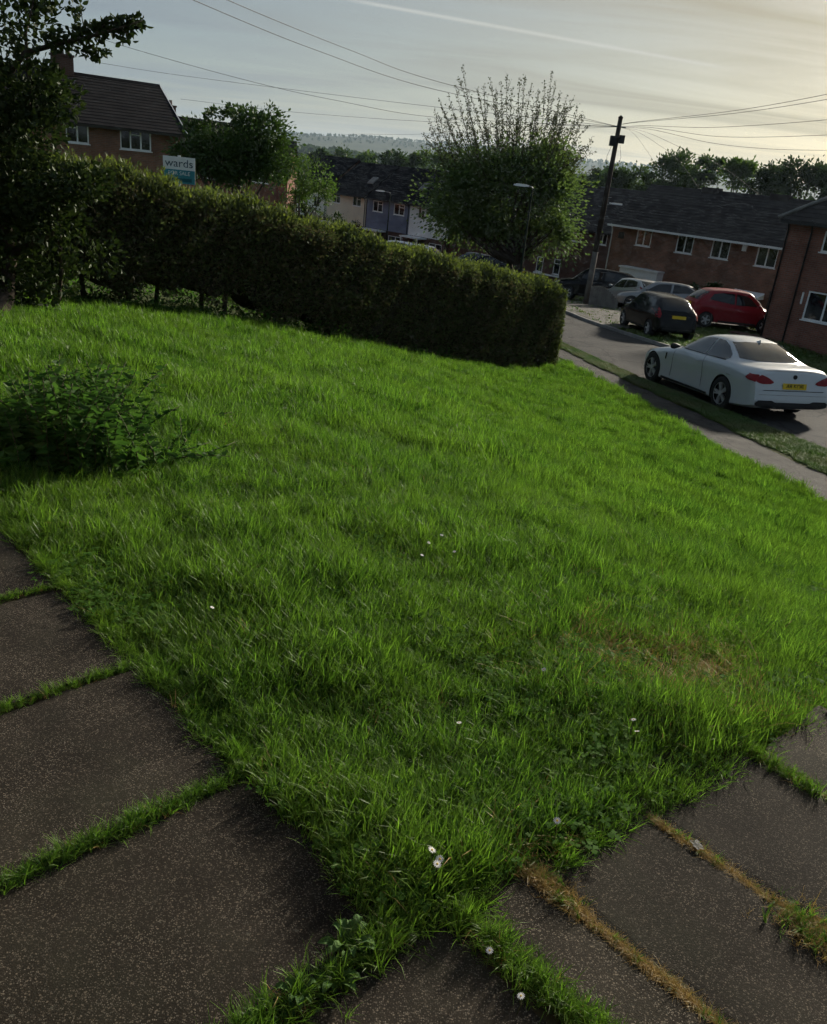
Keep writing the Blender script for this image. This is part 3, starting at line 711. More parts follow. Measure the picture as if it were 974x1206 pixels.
def hbot(u):
    """underside: foliage to the ground at the right, bare legs and gaps at the left"""
    leg = np.clip((u - 4.5) / 4, 0, 1)
    gaps = sum(a_ * np.exp(-((u - c_) / w_) ** 2) for c_, w_, a_ in HGAP)
    return .03 + leg * (.06 + .10 * np.clip(np.sin(u * 2.1 + .5), 0, 1)) + gaps
P_, D_, S_, Mi = [], [], [], []
n = 120000                                                   # face towards the lawn
u = rng.uniform(0, umax, n) ** 1.0; gzv = T(*(HB[0][:2] + hd * u[:, None]).T); zb = gzv + hbot(u); zt = hz(u)
t = rng.random(n) ** .9; z = zb + (zt - zb) * t
v = hbulge(u, t) + np.abs(rng.normal(0, .08, n)) - .10 * rng.random(n) ** 7 + .05 * (vnoise(u, z * 1.3, 7, 33) - .5) + .10 * np.clip(1 - t * 3, 0, 1) * np.clip((u - 4) / 3, 0, 1) + .16 * np.clip((t - .9) / .1, 0, 1) ** 2
P_.append(hpt(u, v, z)); dd = -hn[None] * rng.uniform(.3, 1.2, n)[:, None] + rng.normal(0, .5, (n, 2)); D_.append(np.column_stack([dd, rng.normal(.25, .55, n)])); S_.append(rng.uniform(.6, 1.3, n))
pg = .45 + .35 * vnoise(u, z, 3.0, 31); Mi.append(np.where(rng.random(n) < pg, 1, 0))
n = 62000                                                    # top
u = rng.uniform(0, umax, n); v = rng.uniform(.02, HTH, n); z = hz(u) + .05 * np.sin(u * 3) + .04 * np.sin(u * 9 + v * 5) - .14 * np.clip(1 - v / .12, 0, 1) + rng.normal(0, .04, n) + .14 * rng.random(n) ** 6 + .03 * (vnoise(u, v, 4, 34) - .5)
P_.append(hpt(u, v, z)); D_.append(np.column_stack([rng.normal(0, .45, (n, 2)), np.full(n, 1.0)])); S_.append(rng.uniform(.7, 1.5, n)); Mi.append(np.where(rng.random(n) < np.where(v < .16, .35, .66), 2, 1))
n = 16000                                                    # right-hand end
v = rng.uniform(-.02, HTH, n); g0 = HB[0][2]; t = rng.random(n); z = g0 + .05 + (hz(0) - g0) * t; u = -.08 * np.sin(t * 3 + .4) - .10 - .06 * np.sin(v * 6) + np.abs(rng.normal(0, .08, n)) - .05 * rng.random(n) ** 4
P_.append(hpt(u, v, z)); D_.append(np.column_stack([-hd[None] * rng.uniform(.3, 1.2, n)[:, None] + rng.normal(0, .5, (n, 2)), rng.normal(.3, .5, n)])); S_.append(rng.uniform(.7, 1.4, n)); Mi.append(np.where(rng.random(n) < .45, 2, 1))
n = 30000                                                    # far face
u = rng.uniform(0, umax, n); gzv = T(*(HB[0][:2] + hd * u[:, None]).T); zb = gzv + hbot(u); z = zb + (hz(u) - zb) * rng.random(n); v = HTH - np.abs(rng.normal(0, .07, n))
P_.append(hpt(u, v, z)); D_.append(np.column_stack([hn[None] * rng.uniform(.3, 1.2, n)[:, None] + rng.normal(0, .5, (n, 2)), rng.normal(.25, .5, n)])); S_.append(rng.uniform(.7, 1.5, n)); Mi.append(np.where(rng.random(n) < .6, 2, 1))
P_ = np.concatenate(P_); D_ = np.concatenate(D_); S_ = np.concatenate(S_); Mi = np.concatenate(Mi)
sprig_v = [(0, 0, 0), (.008, .028, .003), (0, .062, -.004), (-.008, .028, .003), (.022, .045, .006), (-.022, .04, .006)]
sprig_f = [(0, 1, 2), (0, 2, 3), (0, 4, 1), (0, 3, 5)]
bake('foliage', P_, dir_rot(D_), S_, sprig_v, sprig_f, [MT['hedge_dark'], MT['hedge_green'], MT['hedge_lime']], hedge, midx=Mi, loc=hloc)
# dense twiggy inside of the hedge
cv = []; cf = []; us = np.linspace(.05, umax, 90)
for i, uu in enumerate(us):
    g0 = Tz(*(HB[0][:2] + hd * uu)); b0 = g0 + float(hbot(np.array([uu]))[0]) + .06; t0 = float(hz(uu)) - .16
    for vv, zz in ((.14, b0 + .05), (.10, (b0 + t0) / 2), (.18, t0), (HTH - .14, t0), (HTH - .1, (b0 + t0) / 2), (HTH - .14, b0 + .05)):
        q = HB[0][:2] + hd * uu + hn * (vv + .03 * math.sin(uu * 7 + zz * 5)); cv.append((q[0] - hloc[0], q[1] - hloc[1], zz - hloc[2]))
for i in range(len(us) - 1):
    for k in range(6): cf.append((i * 6 + k, i * 6 + (k + 1) % 6, i * 6 + 6 + (k + 1) % 6, i * 6 + 6 + k))
cf += [(5, 4, 3, 2, 1, 0), tuple((len(us) - 1) * 6 + k for k in range(6))]
mobj('twig_core', cv, cf, MT['hedge_core'], hedge)
for i in range(26):
    uu = .5 + i * (umax - 1) / 26 + rng.normal(0, .12); q = HB[0][:2] + hd * uu + hn * rng.uniform(.3, .55); g0 = Tz(*q)
    MB().tube([(0, 0, -.06), (rng.normal(0, .03), rng.normal(0, .03), .35), (rng.normal(0, .08), rng.normal(0, .06), .8)], [.045, .03, .024], 6).build('stem', MT['bark'], hedge, True, loc=(q[0] - hloc[0], q[1] - hloc[1], g0 - hloc[2]))

# low green plants along the hedge foot and behind it
leaf_v = [(0, 0, 0), (.012, .022, .004), (.009, .045, .0), (0, .066, -.006), (-.009, .045, .0), (-.012, .022, .004)]
leaf_f = [(0, 1, 2, 3), (0, 3, 4, 5)]
def ground_cover(name, u0, u1, v0, v1, n, h, mat, label, seed):
    g = np.random.default_rng(seed); u = g.uniform(u0, u1, n); v = g.uniform(v0, v1, n)
    nn = vnoise(u, v * 2, 3.2, seed); q = HB[0][:2] + hd * u[:, None] + hn * v[:, None]; z = T(q[:, 0], q[:, 1]) + h * nn * g.random(n)
    k = nn > .38
    o = bake(name, np.column_stack([q, z])[k], dir_rot(np.column_stack([g.normal(0, 1, (n, 2)), g.uniform(.1, .9, n)])[k], g), g.uniform(.5, 1.3, n)[k], leaf_v, leaf_f, mat)
    return tag(o, label, 'ground cover', kind='stuff')
ground_cover('ground_cover', 3.5, umax, -.15, .9, 9000, .38, MT['weed'], 'low dark weeds and ivy at the foot of the hedge', 41)
ground_cover('ground_cover', 3, umax + 2, 1.3, 5, 16000, .55, MT['weed_bright'], 'sunlit weeds seen through the gaps under the hedge', 42)

# ------------------------------------------------------------------ holly at the left edge
MT['holly'] = leafmat('holly_leaf', (.020, .032, .012), (.042, .058, .018), .2, .014, .4)
HD = 8.9
hb = polar(-28.0, 9.0); hb[2] = Tz(hb[0], hb[1]); holly = empty('holly_tree', tuple(hb), 0, 'dark glossy evergreen holly tree overhanging the left end of the hedge', 'tree')
clumps = [(-40, 40, 75, 60, 650, 0), (20, 30, 55, 38, 430, 0), (-60, 130, 80, 60, 1200, 0), (20, 105, 62, 46, 1300, 0), (62, 118, 38, 34, 520, 0), (-30, 190, 80, 50, 1300, 0), (25, 160, 55, 40, 900, -.2),
          (30, 222, 70, 38, 1500, -.3), (92, 216, 44, 26, 620, -.4), (-30, 262, 70, 40, 1200, 0), (48, 262, 55, 30, 800, -.1), (75, 50, 28, 14, 160, 0), (105, 38, 26, 12, 190, .1), (135, 30, 24, 11, 190, .1), (160, 26, 13, 10, 90, .1), (110, 62, 22, 9, 90, .1),
          (45, 8, 30, 12, 180, .1), (90, 12, 12, 10, 50, .1), (148, 42, 12, 10, 50, .1), (-90, 240, 80, 90, 900, 0), (-110, 90, 80, 110, 1200, 0), (0, 315, 55, 30, 600, 0), (-20, 350, 50, 28, 500, -.1), (60, 320, 45, 34, 350, .3), (30, 355, 40, 22, 260, .2), (110, 300, 40, 34, 200, .6)]
lp, ld = [], []
for cx, cy, rx, ry, n, dd in clumps:
    q = rng.normal(0, 1, (n, 3)); q /= np.linalg.norm(q, axis=1)[:, None]; q *= (rng.random(n) ** .42)[:, None]
    nn = [at(cx + a * rx, cy + b * ry, HD + dd + c * min(rx, ry) * HD / 974 * 1.5) for a, b, c in q]
    c0 = at(cx, cy, HD + dd); nn = np.array(nn); lp.append(nn); ld.append(nn - c0 + rng.normal(0, .22, nn.shape) + np.array([0, 0, .03]))
lp = np.concatenate(lp); ld = np.concatenate(ld)
hol_v = [(0, 0, 0), (.013, .012, .006), (.019, .03, .008), (.012, .046, .006), (0, .062, -.004), (-.012, .046, .006), (-.019, .03, .008), (-.013, .012, .006)]
hol_f = [(0, 1, 2, 3), (0, 3, 4, 4), (0, 4, 5, 6), (0, 6, 7, 7)]
hol_f = [(0, 1, 2), (0, 2, 3), (0, 3, 4), (0, 4, 5), (0, 5, 6), (0, 6, 7)]
cro = bake('crown', lp, dir_rot(ld), rng.uniform(.75, 1.45, len(lp)), hol_v, hol_f, MT['holly'], holly, loc=hb)
tr_ = MB(); W_ = lambda p: tuple(np.array(p) - hb)
fork = at(12, 300, HD); tr_.tube([(0, 0, -.1), W_(at(8, 345, HD)), W_(fork)], [.11, .09, .075], 8)
def limb(pts, r0, r1): tr_.tube([W_(p) for p in pts], list(np.linspace(r0, r1, len(pts))), 6)
limb([fork, at(0, 230, HD), at(-10, 150, HD), at(-20, 60, HD), at(-10, -40, HD)], .07, .02)
limb([at(0, 230, HD), at(30, 170, HD), at(35, 100, HD), at(30, 40, HD), at(40, 0, HD)], .04, .008)
limb([at(-15, 120, HD), at(30, 62, HD), at(75, 50, HD), at(110, 42, HD), at(140, 33, HD), at(168, 24, HD)], .035, .005)
limb([at(75, 50, HD), at(100, 40, HD + .1), at(95, 12, HD + .1)], .012, .004); limb([at(110, 42, HD), at(130, 22, HD), at(150, 40, HD)], .01, .004)
limb([fork, at(60, 275, HD - .1), at(75, 235, HD - .2), at(115, 212, HD - .3)], .045, .008)
limb([fork, at(-40, 260, HD), at(-90, 200, HD)], .05, .01)
limb([W_(at(0, 0, 1)) and at(68, 372, HD + .5), at(72, 320, HD + .4), at(70, 262, HD + .1)], .03, .02)
tr_.build('trunk', MT['bark'], holly, True)

# ------------------------------------------------------------------ clump of tall weeds on the lawn at the left
wb = onground(88, 560); weeds = empty('weed_clump', tuple(wb), 0, 'clump of tall dark nettles growing in the lawn near the path', 'weeds')
stems = MB(); lp, ld, ls = [], [], []
wdep = proj(wb)[2]
for i in range(150):
    px = rng.normal(88, 60); pyb = rng.uniform(515, 572) - .10 * abs(px - 88)
    px = min(215, max(-60, px)); base = onground(px, pyb)
    top = 416 + .0036 * (px - 100) ** 2 + rng.uniform(0, 95) + max(0, px - 140) * .75
    h = max(.10, min(.75, height_to(base, top) * .95)); lean = rng.normal(0, .10, 2) * (1 + (px > 150) * 1.2)
    pts = [base + np.array([lean[0] * t * t, lean[1] * t * t, h * t - .02 * (t == 0)]) for t in (0, .35, .7, 1)]
    stems.tube([p - wb for p in pts], [.0045, .004, .003, .002], 4)
    ns = int(8 + h * 36); ph = rng.uniform(0, 6.28)
    for k in range(ns):
        t = .12 + .88 * k / ns; c = base + np.array([lean[0] * t * t, lean[1] * t * t, h * t]); ph += 1.57 + rng.normal(0, .2)
        for o_ in (0, math.pi):
            lp.append(c); ld.append((math.cos(ph + o_), math.sin(ph + o_), rng.uniform(-.25, .5))); ls.append(rng.uniform(.45, 1.1) * (1.1 - .45 * t))
lp = np.array(lp)
nl_v = [(0, 0, 0), (.016, .014, .004), (.020, .030, .003), (.012, .052, -.004), (0, .076, -.014), (-.012, .052, -.004), (-.020, .030, .003), (-.016, .014, .004)]
stems.build('stems', MT['stem'], weeds, True)['kind'] = 'stuff'
bake('leaves', lp, dir_rot(np.array(ld)), np.array(ls), nl_v, hol_f, MT['weed'], weeds, loc=wb)['kind'] = 'stuff'

# broad-leaved weeds in the joint, daisies, a fallen leaf
def rosette(px, py, n, ln_, label, h=.05, seed=0):
    g = np.random.default_rng(seed); b = onground(px, py); b[2] = -.015; root = empty('broadleaf_weed', tuple(b), 0, label, 'weed')
    for i in range(n):
        a = i * 2.4 + g.normal(0, .2); l = ln_ * g.uniform(.65, 1.15); w = l * .17; lift = g.uniform(.35, 1.3); v = []; f = []
        prof = ((0, .1), (.2, .35), (.45, .85), (.7, 1.0), (.88, .65), (1.0, .0))
        for t, ww in prof:
            x = l * t; zz = h * lift * math.sin(t * 2.2) + .01; v += [(x, -w * ww, zz + .006 * ww), (x, 0, zz), (x, w * ww, zz + .006 * ww)]
        for k in range(len(prof) - 1):
            for j in range(2): q = k * 3 + j; f.append((q, q + 1, q + 4, q + 3))
        c, s = math.cos(a), math.sin(a); v = [(x * c - y * s, x * s + y * c, z_) for x, y, z_ in v]
        mobj('leaf', v, f, MT['weed_leafplain'], root, True)
MT['weed_leafplain'] = pmat('broad_leaf', (.035, .085, .018), (.07, .125, .028), 45, .7, .5, 90, .15)
rosette(408, 1128, 15, .06, 'broad-leaved green weed growing between the slabs near the lawn corner', .05, 1)
rosette(395, 1160, 10, .045, 'small broad-leaved weed beside the larger one in the slab joint', .035, 2)
rosette(350, 1175, 11, .05, 'leafy weed in the grassy slab joint at the bottom edge', .04, 3)
MT['daisy_eye'] = pmat('daisy_eye', (.55, .38, .04), (.45, .3, .03), 30, .7)
def daisy(px, py, h, r, label, grp=None, tilt=.4):
    b = onground(px, py, h); b[2] = Tz(b[0], b[1]); root = empty('daisy', tuple(b), rng.uniform(0, 6.28), label, 'flower', grp)
    MB().tube([(0, 0, 0), (.004, .0, h * .6), (.0, 0, h)], .0011, 4).build('stem', MT['stem'], root)
    pv, pf = [], []
    for k in range(13):
        a = 6.283 * k / 13; c, s = math.cos(a), math.sin(a); b0 = len(pv)
        for x, y, zz in ((.15, -.05, 0), (.6, -.13, .06), (1, -.05, .02), (1, .05, .02), (.6, .13, .06), (.15, .05, 0)): pv.append((r * (x * c - y * s), r * (x * s + y * c), r * zz))
        pf.append(tuple(range(b0, b0 + 6)))
    fl_ = mobj('petals', pv, pf, MT['petal'], root, loc=(0, 0, h)); fl_.rotation_euler = (tilt * rng.uniform(-1, 1), tilt * rng.uniform(-1, 1), 0)
    e = MB(); e.tube([(0, 0, -.001), (0, 0, r * .12), (0, 0, r * .2)], [r * .28, r * .26, r * .1], 8); e.build('eye', MT['daisy_eye'], fl_)
for i, (px, py) in enumerate(((508, 1007), (518, 1012), (514, 1024))):
    daisy(px, py, .085, .010, ['upper left daisy of the three at the lawn corner', 'upper right daisy of the three at the lawn corner', 'lowest daisy of the three at the lawn corner'][i], 'daisies')
daisy(655, 972, .085, .010, 'single white daisy in the lawn near the front path edge', 'daisies')
daisy(575, 1128, .05, .008, 'small white flower in the grassy joint by the lawn corner', 'daisies')
daisy(612, 1180, .05, .008, 'small white flower in the grassy joint near the bottom edge', 'daisies')
for px, py in ((745, 852), (750, 862), (640, 790), (497, 655), (505, 640), (520, 632), (535, 650), (250, 718), (540, 855)):
    daisy(px, py, .10, .008, 'tiny white daisy dotted in the middle of the lawn', 'daisies dotted over the lawn')
# withered pale leaf on the slab joint
b = onground(820, 1000); root = empty('withered_leaf', (b[0], b[1], .004), 0, 'withered pale leaf lying on the slab joint at the right', 'leaf')
for i in range(6):
    a = i * 1.05 + .3; l = rng.uniform(.012, .024); c, s = math.cos(a), math.sin(a)
    v = [(0, 0, .006), (l * .5, -.008, .007), (l, 0, .005), (l * .5, .008, .0065)]
    mobj('lobe', [(x * c - y * s, x * s + y * c, z_) for x, y, z_ in v], [(0, 1, 2), (0, 2, 3)], MT['kerb'], root)
# ------------------------------------------------------------------ houses
MT['brick_brown'] = brickmat('brick_brown', (.25, .118, .076), (.175, .088, .058), (.20, .17, .14))
MT['brick_red'] = brickmat('brick_red', (.25, .105, .072), (.18, .078, .054), (.19, .16, .14))
MT['brick_dark'] = brickmat('brick_dark', (.115, .058, .042), (.085, .046, .034), (.11, .095, .085))
MT['tile'] = pmat('roof_tile', (.040, .036, .034), (.060, .054, .050), 1.6, .9, .5, 25, .05)
MT['tile_slate'] = pmat('roof_slate', (.013, .013, .015), (.022, .021, .022), 1.6, .9, .4, 25, .05)
MT['render_cream'] = pmat('render_cream', (.74, .67, .52), (.66, .60, .47), 1.2, .85, .2, 60, .2)
MT['render_white'] = pmat('render_white', (.74, .74, .72), (.66, .66, .64), 1.2, .85, .2, 60, .2)
MT['clad_blue'] = pmat('cladding_blue', (.16, .185, .26), (.13, .15, .21), 1.2, .7, .1, 60, .3)
MT['soffit'] = pmat('dark_timber', (.03, .025, .02), (.045, .04, .03), 5, .7)
MT['pipe'] = pmat('black_pipe', (.02, .02, .02), (.03, .03, .03), 5, .5)
MT['door_dark'] = pmat('door_dark', (.022, .024, .03), (.03, .03, .035), 2, .45)
MT['curtain'] = pmat('curtain', (.26, .25, .23), (.16, .155, .15), 6, .9)

def wall_mesh(L, D, H, holes, rise, reveal=.09, bands=None):
    """four walls of a gabled box, front wall (y=0) with real openings"""
    b = MB()
    xs = sorted({0, L} | {h[0] for h in holes} | {h[1] for h in holes}); zs = sorted({-.8, H} | {h[2] for h in holes} | {h[3] for h in holes})
    for i in range(len(xs) - 1):
        for j in range(len(zs) - 1):
            cx, cz = (xs[i] + xs[i + 1]) / 2, (zs[j] + zs[j + 1]) / 2
            if any(h[0] < cx < h[1] and h[2] < cz < h[3] for h in holes): continue
            b.add([(xs[i], 0, zs[j]), (xs[i + 1], 0, zs[j]), (xs[i + 1], 0, zs[j + 1]), (xs[i], 0, zs[j + 1])], [(0, 1, 2, 3)])
    for x0, x1, z0, z1 in [h[:4] for h in holes]:
        b.add([(x0, 0, z0), (x1, 0, z0), (x1, reveal, z0), (x0, reveal, z0), (x0, 0, z1), (x1, 0, z1), (x1, reveal, z1), (x0, reveal, z1)], [(0, 3, 2, 1), (4, 5, 6, 7), (0, 4, 7, 3), (1, 2, 6, 5)])
    b.add([(0, 0, -.8), (0, D, -.8), (0, D, H), (0, D / 2, H + rise), (0, 0, H)], [(0, 4, 3, 2, 1)])
    b.add([(L, 0, -.8), (L, D, -.8), (L, D, H), (L, D / 2, H + rise), (L, 0, H)], [(0, 1, 2, 3, 4)])
    b.add([(0, D, -.8), (L, D, -.8), (L, D, H), (0, D, H)], [(1, 0, 3, 2)])
    return b
def roof_mesh(L, D, H, rise, ov=.32, vg=.22, course=.28, hip_l=0.0, hip_r=0.0):
    """stepped tile courses on both slopes, optional hipped ends"""
    b = MB(); half = D / 2 + ov; slope = rise / (D / 2); zr = H + rise + .10; n = max(4, int(math.hypot(half, half * slope) / course))
    for side in (0, 1):
        for i in range(n):
            t0, t1 = i / n, (i + 1) / n; d0, d1 = half * t0, half * t1
            def pt(x, dd, dz): y = (D / 2 - dd) if side == 0 else (D / 2 + dd); return (x, y, zr - slope * dd + dz)
            def xl(t): return -vg if not hip_l else hip_l * (1 - t) - ov * t
            def xr(t): return L + vg if not hip_r else L - hip_r * (1 - t) + ov * t
            q = [pt(xl(t0), d0, 0), pt(xr(t0), d0, 0), pt(xr(t1), d1, .018), pt(xl(t1), d1, .018), pt(xr(t1), d1, -.01), pt(xl(t1), d1, -.01)]
            f = [(0, 3, 2, 1), (3, 5, 4, 2)] if side == 0 else [(0, 1, 2, 3), (3, 2, 4, 5)]
            b.add(q, f)
    for which, hip in ((0, hip_l), (1, hip_r)):
        if not hip: continue
        for i in range(n):
            t0, t1 = i / n, (i + 1) / n
            def hp(t, sg): x = hip * (1 - t) - ov * t; x = x if which == 0 else L - x; return (x, D / 2 + sg * half * t, zr - slope * half * t)
            p0, p1, p2, p3 = hp(t0, -1), hp(t0, 1), hp(t1, 1), hp(t1, -1)
            b.add([p0, p1, (p2[0], p2[1], p2[2] + .02), (p3[0], p3[1], p3[2] + .02)], [(0, 1, 2, 3), (3, 2, 1, 0)])
    # underside
    ze = zr - slope * half - .03
    x0 = -vg if not hip_l else -ov; x1 = L + vg if not hip_r else L + ov
    b.add([(x0, D / 2 - half, ze), (x1, D / 2 - half, ze), (x1, D / 2 + half, ze), (x0, D / 2 + half, ze)], [(0, 3, 2, 1)]) if (hip_l and hip_r) else None
    if not hip_l: b.add([(-vg, D / 2 - half, ze), (-vg, D / 2, zr - .06), (-vg, D / 2 + half, ze), (0.0, D / 2 + half, ze), (0.0, D / 2, zr - .06), (0.0, D / 2 - half, ze)], [(0, 5, 4, 1), (1, 4, 3, 2)])
    if not hip_r: b.add([(L, D / 2 - half, ze), (L, D / 2, zr - .06), (L, D / 2 + half, ze), (L + vg, D / 2 + half, ze), (L + vg, D / 2, zr - .06), (L + vg, D / 2 - half, ze)], [(0, 5, 4, 1), (1, 4, 3, 2)])
    # ridge tiles
    xa, xb = (hip_l if hip_l else -vg), (L - hip_r if hip_r else L + vg)
    b.add([(xa, D / 2 - .13, zr - .05), (xb, D / 2 - .13, zr - .05), (xb, D / 2, zr + .07), (xa, D / 2, zr + .07), (xa, D / 2 + .13, zr - .05), (xb, D / 2 + .13, zr - .05)], [(0, 1, 2, 3), (3, 2, 5, 4), (0, 3, 4), (1, 5, 2)])
    return b, ze, half
def window(root, x0, x1, z0, z1, lights=2, top=None, y=.05, fr=.06, mat=None, curtain=False, trans=None):
    """white casement: frame bars, panes and sill"""
    m = mat or MT['upvc']; b = MB(); w = x1 - x0
    b.box(x0, x0 + fr, y - .03, y + .04, z0, z1); b.box(x1 - fr, x1, y - .03, y + .04, z0, z1)
    b.box(x0 + fr, x1 - fr, y - .03, y + .04, z0, z0 + fr); b.box(x0 + fr, x1 - fr, y - .03, y + .04, z1 - fr, z1)
    ed = [x0 + w * k / lights for k in range(lights + 1)] if not hasattr(lights, '__len__') else [x0 + w * k for k in lights]
    for k in ed[1:-1]: b.box(k - fr * .55, k + fr * .55, y - .028, y + .038, z0 + fr, z1 - fr)
    cells = []
    for k in range(len(ed) - 1):
        a0 = ed[k] + (fr if k == 0 else fr * .55); a1 = ed[k + 1] - (fr if k == len(ed) - 2 else fr * .55)
        if top and k in top:
            zt = z1 - (z1 - z0) * .30; b.box(a0, a1, y - .026, y + .036, zt - fr * .4, zt + fr * .4); cells += [(a0, a1, z0 + fr, zt - fr * .4), (a0, a1, zt + fr * .4, z1 - fr)]
        else: cells.append((a0, a1, z0 + fr, z1 - fr))
    o = b.build('window', m, root)
    for c in cells: MB().box(c[0], c[1], y + .005, y + .015, c[2], c[3]).build('pane', MT['glass'], o)
    MB().box(x0 - .05, x1 + .05, -.05, y - .032, z0 - .045, z0).build('sill', m, o)
    return o
def chimney(root, x, y, z, w=.6, d=.5, h=1.0, pots=2, mat='brick_dark'):
    b = MB(); b.box(x - w / 2, x + w / 2, y - d / 2, y + d / 2, z - .9, z + h); b.box(x - w / 2 - .05, x + w / 2 + .05, y - d / 2 - .05, y + d / 2 + .05, z + h, z + h + .1)
    c = b.build('chimney', MT[mat], root, uv=True)
    for k in range(pots):
        px = x + (k - (pots - 1) / 2) * .28
        MB().tube([(px, y, z + h + .1), (px, y, z + h + .36), (px, y, z + h + .40)], [.11, .09, .11], 8).build('chimney_pot', MT['brick_red'], c, True)
    return c
def gutter(root, L, y, z, mat, x0=0.0, ext=.15):
    b = MB(); b.box(x0 - ext, x0 + L + ext, y - .10, y + .02, z - .11, z); return b.build('gutter', mat, root)
def downpipe(root, x, z0, z1, mat, y=-.08, swan=None):
    pts = [(x, y, z0), (x, y, z1 - .45), (x, y - (.22 if swan is None else swan), z1 - .06)]
    return MB().tube(pts, .035, 6).build('downpipe', mat, root, True)
def facade_root(name, P, rz, label, cat='house', group=None):
    return empty(name, tuple(P), rz, label, cat, group)
def hframe(pxl, dl, z, rz):
    """a point at picture direction pxl and horizontal distance dl, set to height z"""
    r = CM @ np.array([pxl[0] - 487.0, pxl[1] - 603.0, 974.0]); h = r[:2] / np.linalg.norm(r[:2]); return np.array([h[0] * dl, h[1] * dl, z])
def hx(root_P, rz, px, py_, L=60):
    """distance along a facade where picture column px (at row py_) meets it"""
    r = CM @ np.array([px - 487.0, py_ - 603.0, 974.0]); d = np.array([math.cos(rz), math.sin(rz)])
    A_ = np.array([[d[0], -r[0]], [d[1], -r[1]]]); s = np.linalg.solve(A_, -np.array(root_P[:2])); return s[0]
def hzz(root_P, rz, px, py_):
    """height on a facade at that picture point"""
    r = CM @ np.array([px - 487.0, py_ - 603.0, 974.0]); d = np.array([math.cos(rz), math.sin(rz)])
    A_ = np.array([[d[0], -r[0]], [d[1], -r[1]]]); s = np.linalg.solve(A_, -np.array(root_P[:2])); return EYE[2] + r[2] * s[1] - root_P[2]

# ---- brown brick terrace across the road, four upper windows
rz = R(-44.0); EAVE = 1.5 - 1.82
P = hframe((723, 262), 54.5, EAVE - 4.95, rz); mid = facade_root('terraced_house', P, rz, 'brown brick terrace with four upper windows behind the red car')
Lm = hx(P, rz, 930, 291); Hm = 4.95
wins = []
for (xa, xb, yt, yb) in ((747.5, 769.5, 268, 290), (794.5, 818.5, 276, 298.5), (835.5, 861.5, 282, 305), (888.5, 917.5, 289.5, 315)):
    xm = (xa + xb) / 2; c = hx(P, rz, xm, (yt + yb) / 2); w_ = (hx(P, rz, xb - 2, (yt + yb) / 2) - hx(P, rz, xa + 2, (yt + yb) / 2)); zt = hzz(P, rz, xm, yt); zb = hzz(P, rz, xm, yb)
    wins.append((c - w_ / 2 * 1.0, c + w_ / 2 * 1.0, zb, zt))
doorx = hx(P, rz, 872, 345); bayx = hx(P, rz, 757, 322)
holes = wins + [(doorx - .1, doorx + 1.0, .0, 2.05), (bayx + 3.1, bayx + 4.4, .95, 2.1)]
wall_mesh(Lm, 7.5, Hm, holes, 2.2).build('wall', MT['brick_brown'], mid, uv=True)
rb, ze, half = roof_mesh(Lm, 7.5, Hm, 2.2); rf = rb.build('roof', MT['tile'], mid)
gutter(mid, Lm, -.34, ze + .02, MT['white']); downpipe(mid, .06, -.3, Hm, MT['white'])
for w_ in wins: window(mid, *w_, lights=2)
window(mid, bayx + 3.1, bayx + 4.4, .95, 2.1, lights=2)
d_ = MB().box(doorx - .04, doorx + .94, .03, .08, .0, 2.0).build('door', MT['door_dark'], mid); MB().box(doorx + .28, doorx + .62, .01, .028, 1.2, 1.75).build('pane', MT['upvc'], d_); MB().tube([(doorx + .85, .0, .98), (doorx + .85, .0, 1.12)], .02, 6).build('handle', MT['upvc'], d_)
c_ = MB().add([(doorx - .35, -.75, 2.20), (doorx + 1.35, -.75, 2.20), (doorx + 1.35, 0, 2.42), (doorx - .35, 0, 2.42), (doorx - .35, -.75, 2.10), (doorx + 1.35, -.75, 2.10), (doorx + 1.35, 0, 2.10), (doorx - .35, 0, 2.10)], [(0, 1, 2, 3), (4, 7, 6, 5), (0, 4, 5, 1), (1, 5, 6, 2), (3, 7, 4, 0)]).build('door_canopy', MT['upvc'], mid)
# shallow white-framed bay with deep fascia
bx0, bx1 = hx(P, rz, 737, 318), hx(P, rz, 781, 325)
bay = MB(); bay.box(bx0, bx1, -.7, 0, 2.05, 2.55); bay.box(bx0 - .06, bx1 + .06, -.78, 0, 2.55, 2.63); bay.box(bx0 + .05, bx1 - .05, -.62, 0, -.4, .95)
by = bay.build('bay_window', MT['upvc'], mid)
fr_ = MB(); nb = 4
for k in range(nb + 1): x = bx0 + .05 + (bx1 - bx0 - .1) * k / nb; fr_.box(x - .05, x + .05, -.66, -.58, .95, 2.05)
fr_.box(bx0 + .05, bx1 - .05, -.655, -.585, .95, 1.02); fr_.build('frame', MT['upvc'], by)
for k in range(nb): x0_ = bx0 + .1 + (bx1 - bx0 - .1) * k / nb; x1_ = bx0 + (bx1 - bx0 - .1) * (k + 1) / nb; MB().box(x0_, x1_, -.63, -.62, 1.02, 2.05).build('pane', MT['glass'], by)
al = hx(P, rz, 878, 290); zz_ = hzz(P, rz, 878, 291); MB().box(al - .12, al + .12, -.1, -.004, zz_ - .22, zz_ + .1).build('alarm_box', MT['upvc'], mid)
vx = hx(P, rz, 732, 277); vz = hzz(P, rz, 732, 277); MB().box(vx - .18, vx + .18, -.06, -.004, vz - .18, vz + .18).build('wall_vent', MT['soffit'], mid)
nx_ = hx(P, rz, 912, 347); nz_ = hzz(P, rz, 912, 347); MB().box(nx_ - .14, nx_ + .14, -.07, -.004, nz_ - .1, nz_ + .16).build('meter_box', MT['upvc'], mid)
cb, cz0 = hx(P, rz, 910, 326), hzz(P, rz, 919, 319); MB().box(cb + .1, cb + .16, -.05, -.004, .0, 2.6).build('cable_cover', MT['pipe'], mid)
chim_pos = [(hx(P, rz, 800, 225), 3.75), (hx(P, rz, 905, 235) - 1, 3.75)]
